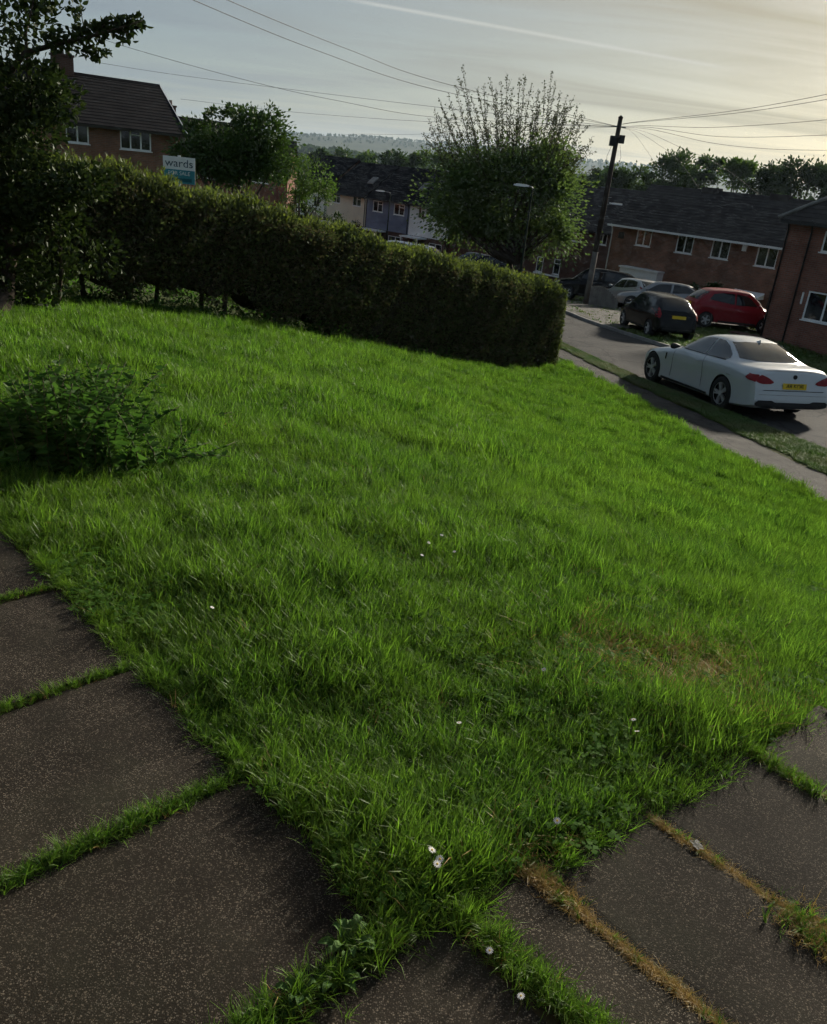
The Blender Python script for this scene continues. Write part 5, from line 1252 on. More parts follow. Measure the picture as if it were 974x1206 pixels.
def hatch_car(L, W, H, wb, label, mat, P, heading, kind='hatch', group=None, detail=True, name='parked_car', plate=None, dz=0.0):
    """small hatchback / estate / tall four-by-four from one set of proportions"""
    f0 = .82 if kind != 'suv' else .86; wr = .30 if kind != 'suv' else .355; fl = .20 if kind != 'suv' else .28
    hb_ = .60 * H if kind != 'suv' else .62 * H                       # bonnet height
    wx0 = L * (.215 if kind != 'suv' else .22); rx0 = L * .40; rx1 = L * (.80 if kind != 'saloon' else .70); tail = L * (.985 if kind != 'saloon' else .86)
    sh_f, sh_r = .565 * H, .64 * H
    top = [(0, .45 * H), (.05 * L, .5 * H), (wx0, hb_ + .07), (L * .30, .83 * H), (rx0, .985 * H), (L * .55, H), (rx1, .965 * H), (L * .90, .87 * H) if kind != 'saloon' else (L * .78, .86 * H), (tail, .70 * H), (L, .60 * H)]
    if kind == 'saloon': top = top[:-1] + [(L, .66 * H)]
    deck = [(0, .44 * H), (.06 * L, .53 * H), (wx0 * .9, hb_), (L * .5, .62 * H), (L * .9, .66 * H), (L, .63 * H if kind != 'saloon' else .66 * H)]
    shoulder = [(0, .40 * H), (.08 * L, .50 * H), (.25 * L, sh_f), (.6 * L, .60 * H), (.93 * L, sh_r), (L, .58 * H)]
    plan = [(0, .70), (.05 * L, .86), (.14 * L, .96), (.3 * L, 1.0), (.75 * L, 1.0), (.92 * L, .95), (L, .82)]
    floor = [(0, fl + .05), (.1 * L, fl), (.9 * L, fl), (L, fl + .10)]
    roofw = [(0, .5), (.2 * L, .74), (.42 * L, .70), (.8 * L, .68), (L, .62)]
    c = Car(L, W, top, shoulder, deck, plan, floor, roofw, (f0 if L > 3.75 else .72, (f0 if L > 3.75 else .72) + wb), wr, lean_r=.14 if kind != 'saloon' else .1)
    root = empty(name, tuple(P), heading, label, 'car', group); body = c.body(mat, root); c.wheelset(root, 5 if kind != 'suv' else 6)
    X = lambda t: L / 2 - t * L
    zt, zb = .93 * H, .655 * H
    # side glass: front door light and rear light with a pillar between
    c.patch('side_window', [(X(.315), .655 * H), (X(.395), .83 * H), (X(.435), .885 * H), (X(.555), .915 * H), (X(.555), .645 * H)], 'y', MT['carglass'], root, both=True)
    if kind == 'saloon': c.patch('side_window', [(X(.575), .645 * H), (X(.575), .915 * H), (X(.70), .89 * H), (X(.765), .80 * H), (X(.80), .70 * H)], 'y', MT['carglass'], root, both=True)
    else: c.patch('side_window', [(X(.575), .65 * H), (X(.575), .915 * H), (X(.70), .905 * H), (X(.80), .86 * H), (X(.845), .72 * H)], 'y', MT['carglass'], root, both=True)
    c.patch('windscreen', [(-.36 * W, .66 * H), (-.30 * W, .90 * H), (.30 * W, .90 * H), (.36 * W, .66 * H)], 'x+', MT['carglass'], root)
    if kind == 'saloon': c.patch('rear_window', [(-.33 * W, .70 * H), (-.28 * W, .89 * H), (.28 * W, .89 * H), (.33 * W, .70 * H)], 'x-', MT['carglass'], root)
    else: c.patch('rear_window', [(-.345 * W, .68 * H), (-.285 * W, .90 * H), (.285 * W, .90 * H), (.345 * W, .68 * H)], 'x-', MT['carglass'], root)
    if kind == 'hatch': c.patch('tail_light', [(-.46 * W, .52 * H), (-.40 * W, .50 * H), (-.37 * W, .58 * H), (-.375 * W, .74 * H), (-.42 * W, .72 * H), (-.455 * W, .62 * H)], 'x-', MT['lamp_red'], root, both=True)
    elif kind == 'suv': c.patch('tail_light', [(-.46 * W, .48 * H), (-.39 * W, .48 * H), (-.38 * W, .64 * H), (-.45 * W, .63 * H)], 'x-', MT['lamp_red'], root, both=True)
    else: c.patch('tail_light', [(-.45 * W, .52 * H), (-.28 * W, .53 * H), (-.27 * W, .61 * H), (-.44 * W, .62 * H)], 'x-', MT['lamp_red'], root, both=True)
    c.patch('headlight', [(-.43 * W, .40 * H), (-.27 * W, .41 * H), (-.28 * W, .47 * H), (-.41 * W, .51 * H)], 'x+', MT['lamp_clear'], root, both=True)
    c.patch('grille', [(-.22 * W, .30 * H), (.22 * W, .30 * H), (.18 * W, .42 * H), (-.18 * W, .42 * H)], 'x+', MT['trim'], root)
    pl = c.patch('number_plate', [(-.26, .545 * H - .055), (.26, .545 * H - .055), (.26, .545 * H + .055), (-.26, .545 * H + .055)], 'x-', MT['plate_y'], root, off=.012)
    c.patch('number_plate', [(-.26, .22 * H), (.26, .22 * H), (.26, .22 * H + .11), (-.26, .22 * H + .11)], 'x+', MT['plate_w'], root, off=.012)
    c.patch('rear_bumper', [(-.42 * W, fl + .10), (.42 * W, fl + .10), (.40 * W, fl + .22), (-.40 * W, fl + .22)], 'x-', MT['trim'], root)
    c.patch('sill_trim', [(X(.31), fl + .06), (X(.72), fl + .06), (X(.72), fl + .13), (X(.31), fl + .13)], 'y', MT['trim'], root, both=True)
    c.patch('door_handle', [(X(.52), .56 * H), (X(.555), .56 * H), (X(.555), .58 * H), (X(.52), .58 * H)], 'y', MT['trim'] if kind == 'suv' else mat, root, off=.02, both=True)
    c.mirrors(root, X(.325), .68 * H, mat)
    tilt_to_ground(root, wb, W - .25); root.location.z += dz
    return root, c

# ---- white two-door coupe in the road
def coupe():
    L, W, H = 4.64, 1.83, 1.365
    top = [(0, .60), (.3, .70), (1.0, .86), (1.45, .945), (1.75, 1.08), (2.1, 1.265), (2.45, 1.35), (2.75, 1.365), (3.1, 1.335), (3.5, 1.23), (3.85, 1.09), (4.08, 1.025), (4.35, 1.015), (4.60, .985), (4.64, .96)]
    deck = [(0, .58), (.25, .70), (.9, .84), (1.35, .925), (2.3, .97), (3.4, 1.0), (4.05, 1.01), (4.4, 1.005), (4.58, .985), (4.64, .95)]
    shoulder = [(0, .52), (.2, .64), (.8, .78), (1.5, .885), (2.4, .915), (3.3, .95), (3.9, .955), (4.4, .91), (4.64, .85)]
    plan = [(0, .62), (.12, .80), (.4, .92), (.85, .985), (1.6, .975), (2.4, .975), (3.2, .995), (3.7, 1.0), (4.2, .985), (4.5, .955), (4.64, .92)]
    floor = [(0, .22), (.4, .15), (1.0, .14), (3.6, .15), (4.3, .20), (4.64, .27)]
    roofw = [(0, .5), (1.4, .80), (2.1, .70), (2.75, .69), (3.4, .69), (4.05, .74), (4.64, .6)]
    c = Car(L, W, top, shoulder, deck, plan, floor, roofw, (.80, .80 + 2.81), .335, lean_r=.20, lean_f=.2, endk=.05)
    root = empty('parked_car', (0, 0, 0), 0, 'white two-door coupe parked in the road beside the verge', 'car')
    c.body(MT['car_white'], root); c.wheelset(root, 5, 'double')
    X = lambda x: L / 2 - x
    c.patch('side_window', [(X(1.72), .945), (X(1.95), 1.10), (X(2.2), 1.215), (X(2.45), 1.27), (X(2.74), 1.285), (X(2.74), .955)], 'y', MT['coupeglass'], root, both=True)
    c.patch('side_window', [(X(2.78), .955), (X(2.78), 1.285), (X(3.0), 1.27), (X(3.25), 1.20), (X(3.48), 1.085), (X(3.55), 1.02), (X(3.45), .985)], 'y', MT['coupeglass'], root, both=True)
    c.patch('window_trim', [(X(1.70), .928), (X(3.50), .965), (X(3.50), .980), (X(1.70), .943)], 'y', MT['trim'], root, both=True)
    c.patch('windscreen', [(-.66, .99), (-.52, 1.27), (.52, 1.27), (.66, .99)], 'x+', MT['coupeglass'], root)
    c.patch('rear_window', [(-.68, 1.045), (-.53, 1.275), (-.3, 1.297), (.3, 1.297), (.53, 1.275), (.68, 1.045), (.4, 1.03), (-.4, 1.03)], 'x-', MT['coupeglass'], root)
    tl = c.patch('tail_light', [(-.845, .745), (-.68, .715), (-.52, .72), (-.45, .745), (-.47, .775), (-.58, .835), (-.70, .875), (-.845, .875)], 'x-', MT['lamp_red'], root, off=.006, both=True)
    c.patch('tail_light', [(X(4.30), .80), (X(4.38), .765), (X(4.60), .745), (X(4.59), .80), (X(4.575), .874), (X(4.36), .868)], 'y', MT['lamp_red'], root, both=True)
    c.patch('headlight', [(-.78, .60), (-.50, .59), (-.48, .66), (-.74, .72)], 'x+', MT['lamp_clear'], root, both=True)
    for sg in (-1, 1): c.patch('grille', [(sg * .04, .52), (sg * .26, .52), (sg * .28, .66), (sg * .05, .66)], 'x+', MT['trim'], root)
    c.patch('front_intake', [(-.5, .27), (.5, .27), (.45, .42), (-.45, .42)], 'x+', MT['trim'], root)
    c.patch('rear_diffuser', [(-.84, .33), (-.74, .42), (-.45, .42), (-.38, .39), (.38, .39), (.45, .42), (.74, .42), (.84, .33), (.6, .285), (-.6, .285)], 'x-', MT['trim'], root, off=.008)
    pl = c.patch('number_plate', [(-.26, .635), (.26, .635), (.26, .745), (-.26, .745)], 'x-', MT['plate_y'], root, off=.014)
    h = c.bvh.ray_cast(Vector((-5, 0, .69)), Vector((1, 0, 0))); t = text_mesh('plate_characters', 'A8 KOB', .115, MT['ink'], pl, (h[0].x - .020, 0, .69), (R(90), 0, R(-90)), .001, sx=.95); 
    h = c.bvh.ray_cast(Vector((-5, 0, .86)), Vector((1, 0, 0))); e = MB(); e.tube([(h[0].x - .012, 0, .86), (h[0].x + .01, 0, .86)], .042, 16); em = e.build('boot_emblem', MT['ink'], root)
    c.patch('boot_seam', [(-.66, .600), (.66, .600), (.66, .612), (-.66, .612)], 'x-', MT['trim'], root, off=.005)
    c.patch('bumper_crease_shade', [(-.74, .52), (.74, .52), (.74, .528), (-.74, .528)], 'x-', MT['car_grey'], root, off=.004)  # thin grey strip: shade line of a crease put into colour
    c.patch('boot_lip', [(-.62, .955), (.62, .955), (.60, .968), (-.60, .968)], 'x-', MT['car_white'], root, off=.02)
    c.patch('side_vent', [(X(1.32), .62), (X(1.36), .62), (X(1.40), .76), (X(1.34), .76)], 'y', MT['trim'], root, both=True)
    for (xa, za, xb, zb) in ((1.60, .30, 1.64, .90), (2.86, .32, 2.80, .94)): c.patch('door_seam', [(X(xa), za), (X(xa + .014), za), (X(xb + .014), zb), (X(xb), zb)], 'y', MT['trim'], root, off=.005, both=True)
    c.patch('sill_skirt', [(X(1.25), .20), (X(3.15), .22), (X(3.15), .26), (X(1.25), .245)], 'y', MT['trim'], root, both=True)
    c.patch('door_handle', [(X(2.52), .80), (X(2.74), .81), (X(2.74), .835), (X(2.52), .825)], 'y', MT['car_white'], root, off=.022, both=True)
    c.patch('fuel_cap', [(X(3.72), .74), (X(3.86), .74), (X(3.86), .745), (X(3.72), .745)], 'y', MT['trim'], root)
    c.mirrors(root, X(1.80), .965, MT['trim'])
    h = c.bvh.ray_cast(Vector((X(3.22), 0, 4)), Vector((0, 0, -1))); f = MB(); f.add([(h[0].x + .10, 0, h[0].z), (h[0].x - .06, .022, h[0].z - .012), (h[0].x - .06, -.022, h[0].z - .012), (h[0].x - .075, 0, h[0].z + .055)], [(0, 1, 3), (0, 3, 2), (1, 2, 3)]); f.build('roof_aerial', MT['car_white'], root)
    return root, c
wc, cc = coupe()
pr, pf_ = onground(847, 481, -.04), onground(773, 451, -.04)
fd = (pf_ - pr)[:2]; print('white wheelbase', np.linalg.norm(fd), pr, pf_)
fd /= np.linalg.norm(fd); lf_ = np.array([-fd[1], fd[0]]); mc = (pr[:2] + pf_[:2]) / 2 - lf_ * (1.83 / 2 - .11)
car_place(wc, (mc[0] - fd[0] * (.80 + 1.405 - 2.32) * -1, mc[1] - fd[1] * (.80 + 1.405 - 2.32) * -1, 0), math.atan2(fd[1], fd[0])); tilt_to_ground(wc, 2.81, 1.6); wc.location.z -= .045; wc.scale = (1.04, 1.06, 1.07)

# ---- the parked cars across the road
RH = math.atan2(ES[1], ES[0])
def side_place(pr, pf_, W, f_ax, wb, L, right=False):
    fd = (pf_ - pr)[:2]; fd = fd / np.linalg.norm(fd); lf_ = np.array([-fd[1], fd[0]]); mc = (pr[:2] + pf_[:2]) / 2 + lf_ * (W / 2 - .11) * (1 if right else -1)
    off = f_ax + wb / 2 - L / 2; return np.array([mc[0] + fd[0] * off, mc[1] + fd[1] * off, 0]), math.atan2(fd[1], fd[0])
pr = onground(763, 396); P_f, hd_f = side_place(pr, pr + np.array([*(ES * 2.49 + EL * .10), 0]), 1.72, .82, 2.49, 3.95)
hatch_car(3.95, 1.72, 1.48, 2.49, 'black hatchback with red tail light parked on the grass across the road', MT['car_black'], P_f, hd_f)
pa, pb = onground(831, 385), onground(893, 392); print('red', pa, pb, np.linalg.norm(pa - pb))
P_r, hd_r = side_place(pa, pb, 1.62, .72, 2.34, 3.45, right=False)
P_r, hd_r = side_place(pa, pb, 1.68, .82, 2.5, 3.9, right=True)
hatch_car(3.9, 1.68, 1.53, 2.5, 'red hatchback parked in front of the brown brick terrace', MT['car_red'], P_r, hd_r)
def park(px, py_, d, heading, L, W, H, wb, label, mat, kind, dz=0.0, group=None):
    p = hframe((px, py_), d, 0, 0); return hatch_car(L, W, H, wb, label, mat, p, heading, kind, group, dz=dz)
park(747, 344, 43.0, RH + R(6), 4.1, 1.74, 1.47, 2.55, 'silver hatchback seen from behind beside the wooden fence', MT['car_silver'], 'hatch')
park(786, 346, 41.5, R(158), 4.5, 1.78, 1.44, 2.65, 'grey saloon between the black hatchback and the silver one', MT['car_grey'], 'saloon')
park(703, 340, 45.5, R(166), 4.6, 1.88, 1.78, 2.7, 'black tall four-by-four with pale roof behind the wooden fence', MT['car_black'], 'suv')
park(560, 305, 60.0, R(165), 4.4, 1.78, 1.5, 2.6, 'dark car with glossy bonnet parked under the big tree', MT['car_blue'], 'hatch')
park(580, 309, 56.0, R(160), 4.3, 1.78, 1.52, 2.6, 'black car partly hidden by the hedge under the big tree', MT['car_black'], 'hatch')
park(468, 292, 66.0, R(150), 4.5, 1.8, 1.5, 2.65, 'pale car roof showing just above the hedge below the blue house', MT['car_pale'], 'hatch')
park(489, 296, 62.0, R(150), 4.3, 1.78, 1.5, 2.6, 'white car roof showing just above the hedge beside the grass', MT['car_white'], 'hatch')

# ------------------------------------------------------------------ telegraph pole, cables, street lamps, fence
MT['pole'] = pmat('weathered_pole', (.10, .088, .075), (.16, .145, .125), 3, .9, .5, 30, .1)
MT['pole_dark'] = pmat('creosoted_pole', (.035, .028, .023), (.05, .042, .035), 3, .9, .5, 30, .1)
MT['lamp_column'] = pmat('lamp_column', (.018, .026, .018), (.024, .03, .022), 3, .9, spec=.05); MT['cable'] = pmat('cable', (.02, .02, .022), (.025, .025, .025), 3, .7)
MT['galv'] = pmat('galvanised', (.25, .26, .26), (.2, .2, .2), 5, .5, metal=.5)
PP = hframe((690, 356), 42.0, 0, 0); PP[2] = Tz(PP[0], PP[1]); ptop = height_to(PP, 139); print('pole height', ptop)
pole = empty('telegraph_pole', tuple(PP), 0, 'tall wooden telegraph pole with cable boxes beside the road', 'pole')
lean = np.array([.10, 0.0])
MB().tube([(0, 0, -.5), (lean[0] * .3, 0, ptop * .30)], [.145, .135], 12).build('pole_foot', MT['pole'], pole, True)
MB().tube([(lean[0] * .3, 0, ptop * .30), (lean[0] * .6, 0, ptop * .6), (lean[0], 0, ptop)], [.134, .12, .10], 12).build('pole_shaft', MT['pole_dark'], pole, True)
MB().tube([(lean[0], 0, ptop), (lean[0], 0, ptop + .05), (lean[0], 0, ptop + .12)], [.11, .11, .02], 10).build('pole_cap', MT['pole_dark'], pole, True)
for sx, zz, w_, h_ in ((-.17, .95, .13, .42), (.20, .85, .12, .34)): MB().box(lean[0] + sx - w_, lean[0] + sx + w_, -.16, .12, ptop - zz - h_ / 2, ptop - zz + h_ / 2).build('junction_box', MT['trim'], pole)
MB().tube([(lean[0] - .3, 0, ptop - .35), (lean[0] + .3, 0, ptop - .35)], .035, 6).build('cross_bracket', MT['galv'], pole)
for k in range(9): zz = 2.8 + k * .42; sg = 1 if k % 2 else -1; MB().tube([(0.05, 0, zz), (0.05 + sg * .28, -.04, zz + .01)], .014, 5).build('climbing_step', MT['galv'], pole)
for sg in (-1, 1): MB().tube([(lean[0] + sg * .18, -.05, ptop - 1.1), (lean[0] + sg * .32, -.05, ptop - 1.6), (.05 + sg * .14, -.05, ptop - 2.6)], .008, 4).build('drop_cable', MT['cable'], pole)
PT = PP + np.array([lean[0], 0, ptop - .35])
def cable(pts_px, label, rad=.0085):
    """sagging cable from the pole top through picture directions at set distances"""
    P = [PT] + [at(x, y, d) for x, y, d in pts_px]
    # smooth curve through the points
    res = []
    for i in range(len(P) - 1):
        p0, p1, p2, p3 = P[max(i - 1, 0)], P[i], P[i + 1], P[min(i + 2, len(P) - 1)]
        for t in np.linspace(0, 1, 9)[(1 if i else 0):]:
            res.append(.5 * ((2 * p1) + (-p0 + p2) * t + (2 * p0 - 5 * p1 + 4 * p2 - p3) * t * t + (-p0 + 3 * p1 - 3 * p2 + p3) * t ** 3))
    o = MB().tube([r - PT for r in res], rad, 5).build('overhead_cable', MT['cable'], None, True, loc=tuple(PT)); return tag(o, label, 'cable', 'overhead cables')
cable([(515, 106, 30), (375, 60, 23), (230, 1, 17), (120, -50, 13)], 'lower cable of the pair rising from the big tree to the top edge')
cable([(519, 97, 30), (415, 60, 24), (268, 0, 17), (150, -60, 13)], 'upper cable of the pair rising from the big tree to the top edge')
cable([(512, 138, 40), (400, 119, 38), (300, 97, 36), (155, 57, 33), (60, 25, 31)], 'cable running from the pole over the garden tree towards the left house')
cable([(505, 125, 46), (332, 104, 46), (200, 87, 45), (112, 73, 44.5)], 'cable meeting the chimney of the left house')
cable([(500, 143, 50), (335, 131, 52), (225, 118, 54), (214, 117, 54)], 'thin low cable running to the chimney behind the left house')
cable([(492, 158, 60), (420, 158, 66), (400, 160, 68)], 'thin lowest cable running to the far terrace', .008)
cable([(742, 144.5, 40), (860, 131, 33), (974, 111, 28), (1100, 82, 24)], 'uppermost cable crossing the sky to the right edge')
cable([(742, 145, 40), (860, 134, 33), (974, 117, 28), (1100, 92, 24)], 'second cable from the top crossing to the right edge')
cable([(760, 148, 40), (840, 150, 36), (974, 141, 30), (1100, 124, 26)], 'third cable from the top crossing to the right edge')
cable([(770, 150.5, 40), (850, 161, 37), (974, 159, 33), (1100, 150, 30)], 'fourth cable from the top crossing to the right edge')
cable([(770, 153, 41), (836, 168, 40), (900, 175, 39), (974, 177, 38), (1080, 176, 37)], 'lowest sagging cable crossing to the right edge')
cable([(752, 156, 43), (775, 170, 46), (800, 190, 49), (830, 232, 53)], 'thin drop cable slanting down to the brown terrace roof', .008)
cable([(762, 156, 43), (800, 173, 46), (850, 196, 48), (905, 238, 50)], 'thin drop cable slanting down to the right end of the brown terrace', .008)
cable([(745, 156, 43), (758, 172, 46), (772, 195, 50), (790, 240, 54)], 'steepest thin drop cable down to the brown terrace', .006)
def street_lamp(px, py_, d, hpx, label, arm=(-.9, 0), zoff=0.0):
    p = hframe((px, py_), d, 0, 0); p[2] = GZ(p[0], p[1]); h = height_to(p, hpx); root = empty('street_lamp', tuple(p), 0, label, 'street lamp', 'street lamps')
    MB().tube([(0, 0, -.4), (0, 0, 1.4), (0, 0, 1.45), (0, 0, h - .1)], [.08, .08, .055, .04], 8).build('column', MT['lamp_column'], root, True)
    MB().tube([(0, 0, h - .12), (0, 0, h), (arm[0] * .5, arm[1] * .5, h + .035), (arm[0], arm[1], h + .05)], .028, 6).build('bracket', MT['galv'], root, True)
    a = np.array([arm[0], arm[1], 0]); u = a / np.linalg.norm(a); v = np.array([-u[1], u[0], 0]); b = MB(); q = []
    for t, w_, z0, z1 in ((-.05, .05, .0, .06), (.12, .13, -.02, .09), (.5, .12, -.02, .09), (.66, .05, .0, .05)):
        for s_, z_ in ((-1, z0), (1, z0), (1, z1), (-1, z1)): q.append(tuple(a + u * t + v * w_ * s_ + np.array([0, 0, h + .02 + z_])))
    b.add(q, [(i * 4 + k, i * 4 + (k + 1) % 4, i * 4 + 4 + (k + 1) % 4, i * 4 + 4 + k) for i in range(3) for k in range(4)] + [(3, 2, 1, 0), (12, 13, 14, 15)])
    b.build('lantern', MT['upvc'], root, False)
street_lamp(457, 260, 70, 227, 'slim street lamp standing in front of the blue terraced house', (-.5, 0))
street_lamp(616, 300, 41, 221, 'street lamp whose pale lantern shows against the big tree', (-.22, .03))
# lantern bracket on the telegraph pole
zl = height_to(PP, 240); l_ = MB(); l_.tube([(.05, 0, zl - .05), (.35, -.03, zl + .03), (.5, -.05, zl + .03)], .022, 6); lb = l_.build('lamp_bracket', MT['galv'], pole, True)
MB().box(.28, .85, -.16, .04, zl + .02, zl + .09).build('lantern', MT['upvc'], lb)
# round-topped wooden fence by the pole
MT['fence'] = pmat('weathered_fence', (.20, .185, .165), (.13, .12, .105), 4, .9, .4, 30, .1)
fa, fb = hframe((693, 356), 41.0, 0, 0), hframe((728, 356), 40.2, 0, 0); fd2 = (fb - fa)[:2]; fl_ = np.linalg.norm(fd2); fence = empty('wooden_fence', (fa[0], fa[1], Tz(fa[0], fa[1])), math.atan2(fd2[1], fd2[0]), 'short round-topped grey wooden fence beside the telegraph pole', 'fence')
nbd = int(fl_ / .11)
for k in range(nbd):
    x0 = k * fl_ / nbd; t = (k + .5) / nbd; h = .72 + .36 * math.sin(math.pi * min(1, .15 + t * .85)); zg = -.25 * t
    MB().add([(x0, 0, zg - .2), (x0 + .10, 0, zg - .2), (x0 + .10, 0, zg + h - .03), (x0 + .05, 0, zg + h), (x0, 0, zg + h - .03), (x0, .02, zg - .2), (x0 + .10, .02, zg - .2), (x0 + .10, .02, zg + h - .03), (x0 + .05, .02, zg + h), (x0, .02, zg + h - .03)],
             [(0, 1, 2, 3, 4), (9, 8, 7, 6, 5), (0, 5, 6, 1), (1, 6, 7, 2), (2, 7, 8, 3), (3, 8, 9, 4), (4, 9, 5, 0)]).build('board', MT['fence'], fence)
for zz in (.2, .6): MB().add([(0, .022, zz), (fl_, .022, zz - .25), (fl_, .06, zz - .25), (0, .06, zz), (0, .022, zz + .08), (fl_, .022, zz - .17), (fl_, .06, zz - .17), (0, .06, zz + .08)], [(0, 3, 2, 1), (4, 5, 6, 7), (0, 1, 5, 4), (1, 2, 6, 5), (2, 3, 7, 6), (3, 0, 4, 7)]).build('rail', MT['fence'], fence)
# pale round-topped sign seen over the hedge
sp = hframe((369, 256), 48.0, 0, 0); sp[2] = Tz(sp[0], sp[1]); hs_ = height_to(sp, 254); sg_ = empty('road_sign', tuple(sp), R(10), 'pale round-topped sign showing over the hedge before the cream house', 'sign')
MB().tube([(0, .03, -.3), (0, .03, hs_ + .3)], .035, 8).build('post', MT['galv'], sg_, True)
v = [(.30 * math.cos(a), 0, hs_ - .1 + .30 * math.sin(a)) for a in np.linspace(0, math.pi, 13)] + [(-.33, 0, hs_ - .6), (.33, 0, hs_ - .6)]; n_ = len(v)
MT['sign_pink'] = pmat('sign_faded', (.5, .42, .42), (.45, .38, .38), 3, .6)
mobj('plate', v + [(x, .02, z) for x, y, z in v], [tuple(range(n_ - 1, -1, -1)), tuple(range(n_, 2 * n_))] + [(k, (k + 1) % n_, n_ + (k + 1) % n_, n_ + k) for k in range(n_)], MT['sign_pink'], sg_)
# ------------------------------------------------------------------ trees
MT['leaf_big'] = leafmat('leaf_big_tree', (.055, .088, .034), (.10, .135, .052), .45, .03, .4, (.12, .15, .05), .5)
MT['leaf_shoot'] = leafmat('leaf_shoots_backlit', (.045, .050, .028), (.075, .08, .04), .22, .02)  # darker than the crown leaves: backlit silhouette put into the colour
MT['leaf_apple'] = leafmat('leaf_garden_tree', (.026, .05, .016), (.05, .085, .024), .3, .03, .4, (.05, .08, .02), .6)
MT['leaf_light'] = leafmat('leaf_light', (.055, .095, .022), (.095, .14, .032), .45, .03)
MT['leaf_dark'] = leafmat('leaf_dark', (.022, .040, .014), (.045, .07, .02), .3, .02)
MT['leaf_mid'] = leafmat('leaf_mid', (.035, .060, .018), (.06, .09, .026), .35, .02)
quad_v = [(0, 0, 0), (.28, .45, .05), (0, 1.0, -.06), (-.28, .45, .05)]; quad_f = [(0, 1, 2), (0, 2, 3)]
def crown_points(clumps, D, n, g, sub=16, spread=.30, shell=.55):
    """leaves gathered in sub-clumps inside ellipsoids given as picture ellipses at distance D"""
    tot = sum(c[2] * c[3] * (c[4] if len(c) > 4 else 1) for c in clumps); pts, dirs, cent = [], [], []
    for c in clumps:
        cx, cy, rx, ry = c[:4]; wgt = c[4] if len(c) > 4 else 1; dd = c[5] if len(c) > 5 else 0
        k = max(20, int(n * rx * ry * wgt / tot)); ns = max(5, int(sub * math.sqrt(rx * ry) / 30)); pxm = D / 974.0
        q = g.normal(0, 1, (ns, 3)); q /= np.linalg.norm(q, axis=1)[:, None]; q *= (shell + (1 - shell) * g.random(ns) ** .5)[:, None]
        C0 = at(cx, cy, D + dd); sc_ = np.array([rx, ry, min(rx, ry) * 1.1]) * pxm
        sub_c = C0[None] + (q * sc_) @ np.array([CM[:, 0], -CM[:, 1], CM[:, 2]])
        cent += list(sub_c); i = g.integers(0, ns, k); r = g.normal(0, 1, (k, 3)) * spread * min(rx, ry) * pxm * np.array([1.1, 1.1, .8]) * g.uniform(.55, 1.3, ns)[i][:, None]
        p = sub_c[i] + r; pts.append(p); dirs.append((p - C0) * .6 + r + g.normal(0, .35 * min(rx, ry) * pxm, (k, 3)))
    return np.concatenate(pts), np.concatenate(dirs), np.array(cent)
def tree(name, label, base_px, d, clumps, n, leaf, mat, group=None, seed=1, tr=.12, fork=.35, limbs=9, cat='tree', multi=1, zfix=None, bark='bark'):
    g = np.random.default_rng(seed); B = hframe(base_px, d, 0, 0); B[2] = GZ(B[0], B[1]) if zfix is None else zfix
    D = proj(B + np.array([0, 0, 2.0]))[2]; root = empty(name, tuple(B), 0, label, cat, group)
    P, Dn, C = crown_points(clumps, D, n, g); bake('crown', P, dir_rot(Dn, g), leaf * g.uniform(.6, 1.35, len(P)), quad_v, quad_f, mat, root, loc=B)
    t = MB(); cen = P.mean(0); topz = np.quantile(P[:, 2], .9); fk = B + (cen - B) * np.array([.35, .35, 0]); fk[2] = B[2] + (cen[2] - B[2]) * fork
    for m_ in range(multi):
        o = g.normal(0, tr * 1.2, 3) * (multi > 1); o[2] = 0
        t.tube([np.array([0, 0, -.3]) + o * .6, (fk - B) * .5 + o + np.array([g.normal(0, tr * .3), g.normal(0, tr * .3), 0]), fk - B + o * 1.5], [tr * 1.25, tr, tr * .85], 9)
        for i in g.permutation(len(C))[:limbs]:
            c = C[i]; mid_ = (fk + c) / 2 + np.array([0, 0, -.06 * np.linalg.norm(c - fk)]) + g.normal(0, .05 * np.linalg.norm(c - fk), 3)
            t.tube([fk - B + o * 1.5, mid_ - B, c - B], [tr * .6, tr * .35, tr * .08], 6)
    t.build('trunk', MT[bark], root, True)
    return root, B, D
# ---- big bushy tree with long upright shoots
g = np.random.default_rng(5)
bt, Bb, Db = tree('blossom_tree', 'big bushy tree with long upright shoots against the sky behind the hedge', (612, 322), 46.0,
    [(595, 238, 74, 47, 1.0), (541, 240, 34, 38, .9), (648, 250, 34, 54, 1), (598, 203, 72, 38, .75), (638, 277, 36, 20, .8), (556, 200, 32, 27, .5), (640, 200, 34, 28, .5)], 31000, .19, MT['leaf_big'], None, 5, .20, .30, 16, multi=2)
sh = MB(); lp, ld = [], []
tips = [(504, 139), (512, 128), (518, 118), (528, 112), (536, 100), (545, 78), (541, 92), (552, 108), (562, 103), (570, 100), (577, 92), (584, 105), (590, 96), (597, 86), (604, 102), (612, 97), (618, 90), (626, 98), (634, 104), (641, 96), (650, 84), (655, 94), (660, 110), (668, 112), (674, 118), (680, 126), (686, 140), (692, 148), (698, 160), (702, 178), (506, 150), (498, 158), (496, 170), (510, 166), (700, 196), (690, 172)]
tips += [(g.uniform(515, 688), g.uniform(120, 190)) for _ in range(70)]
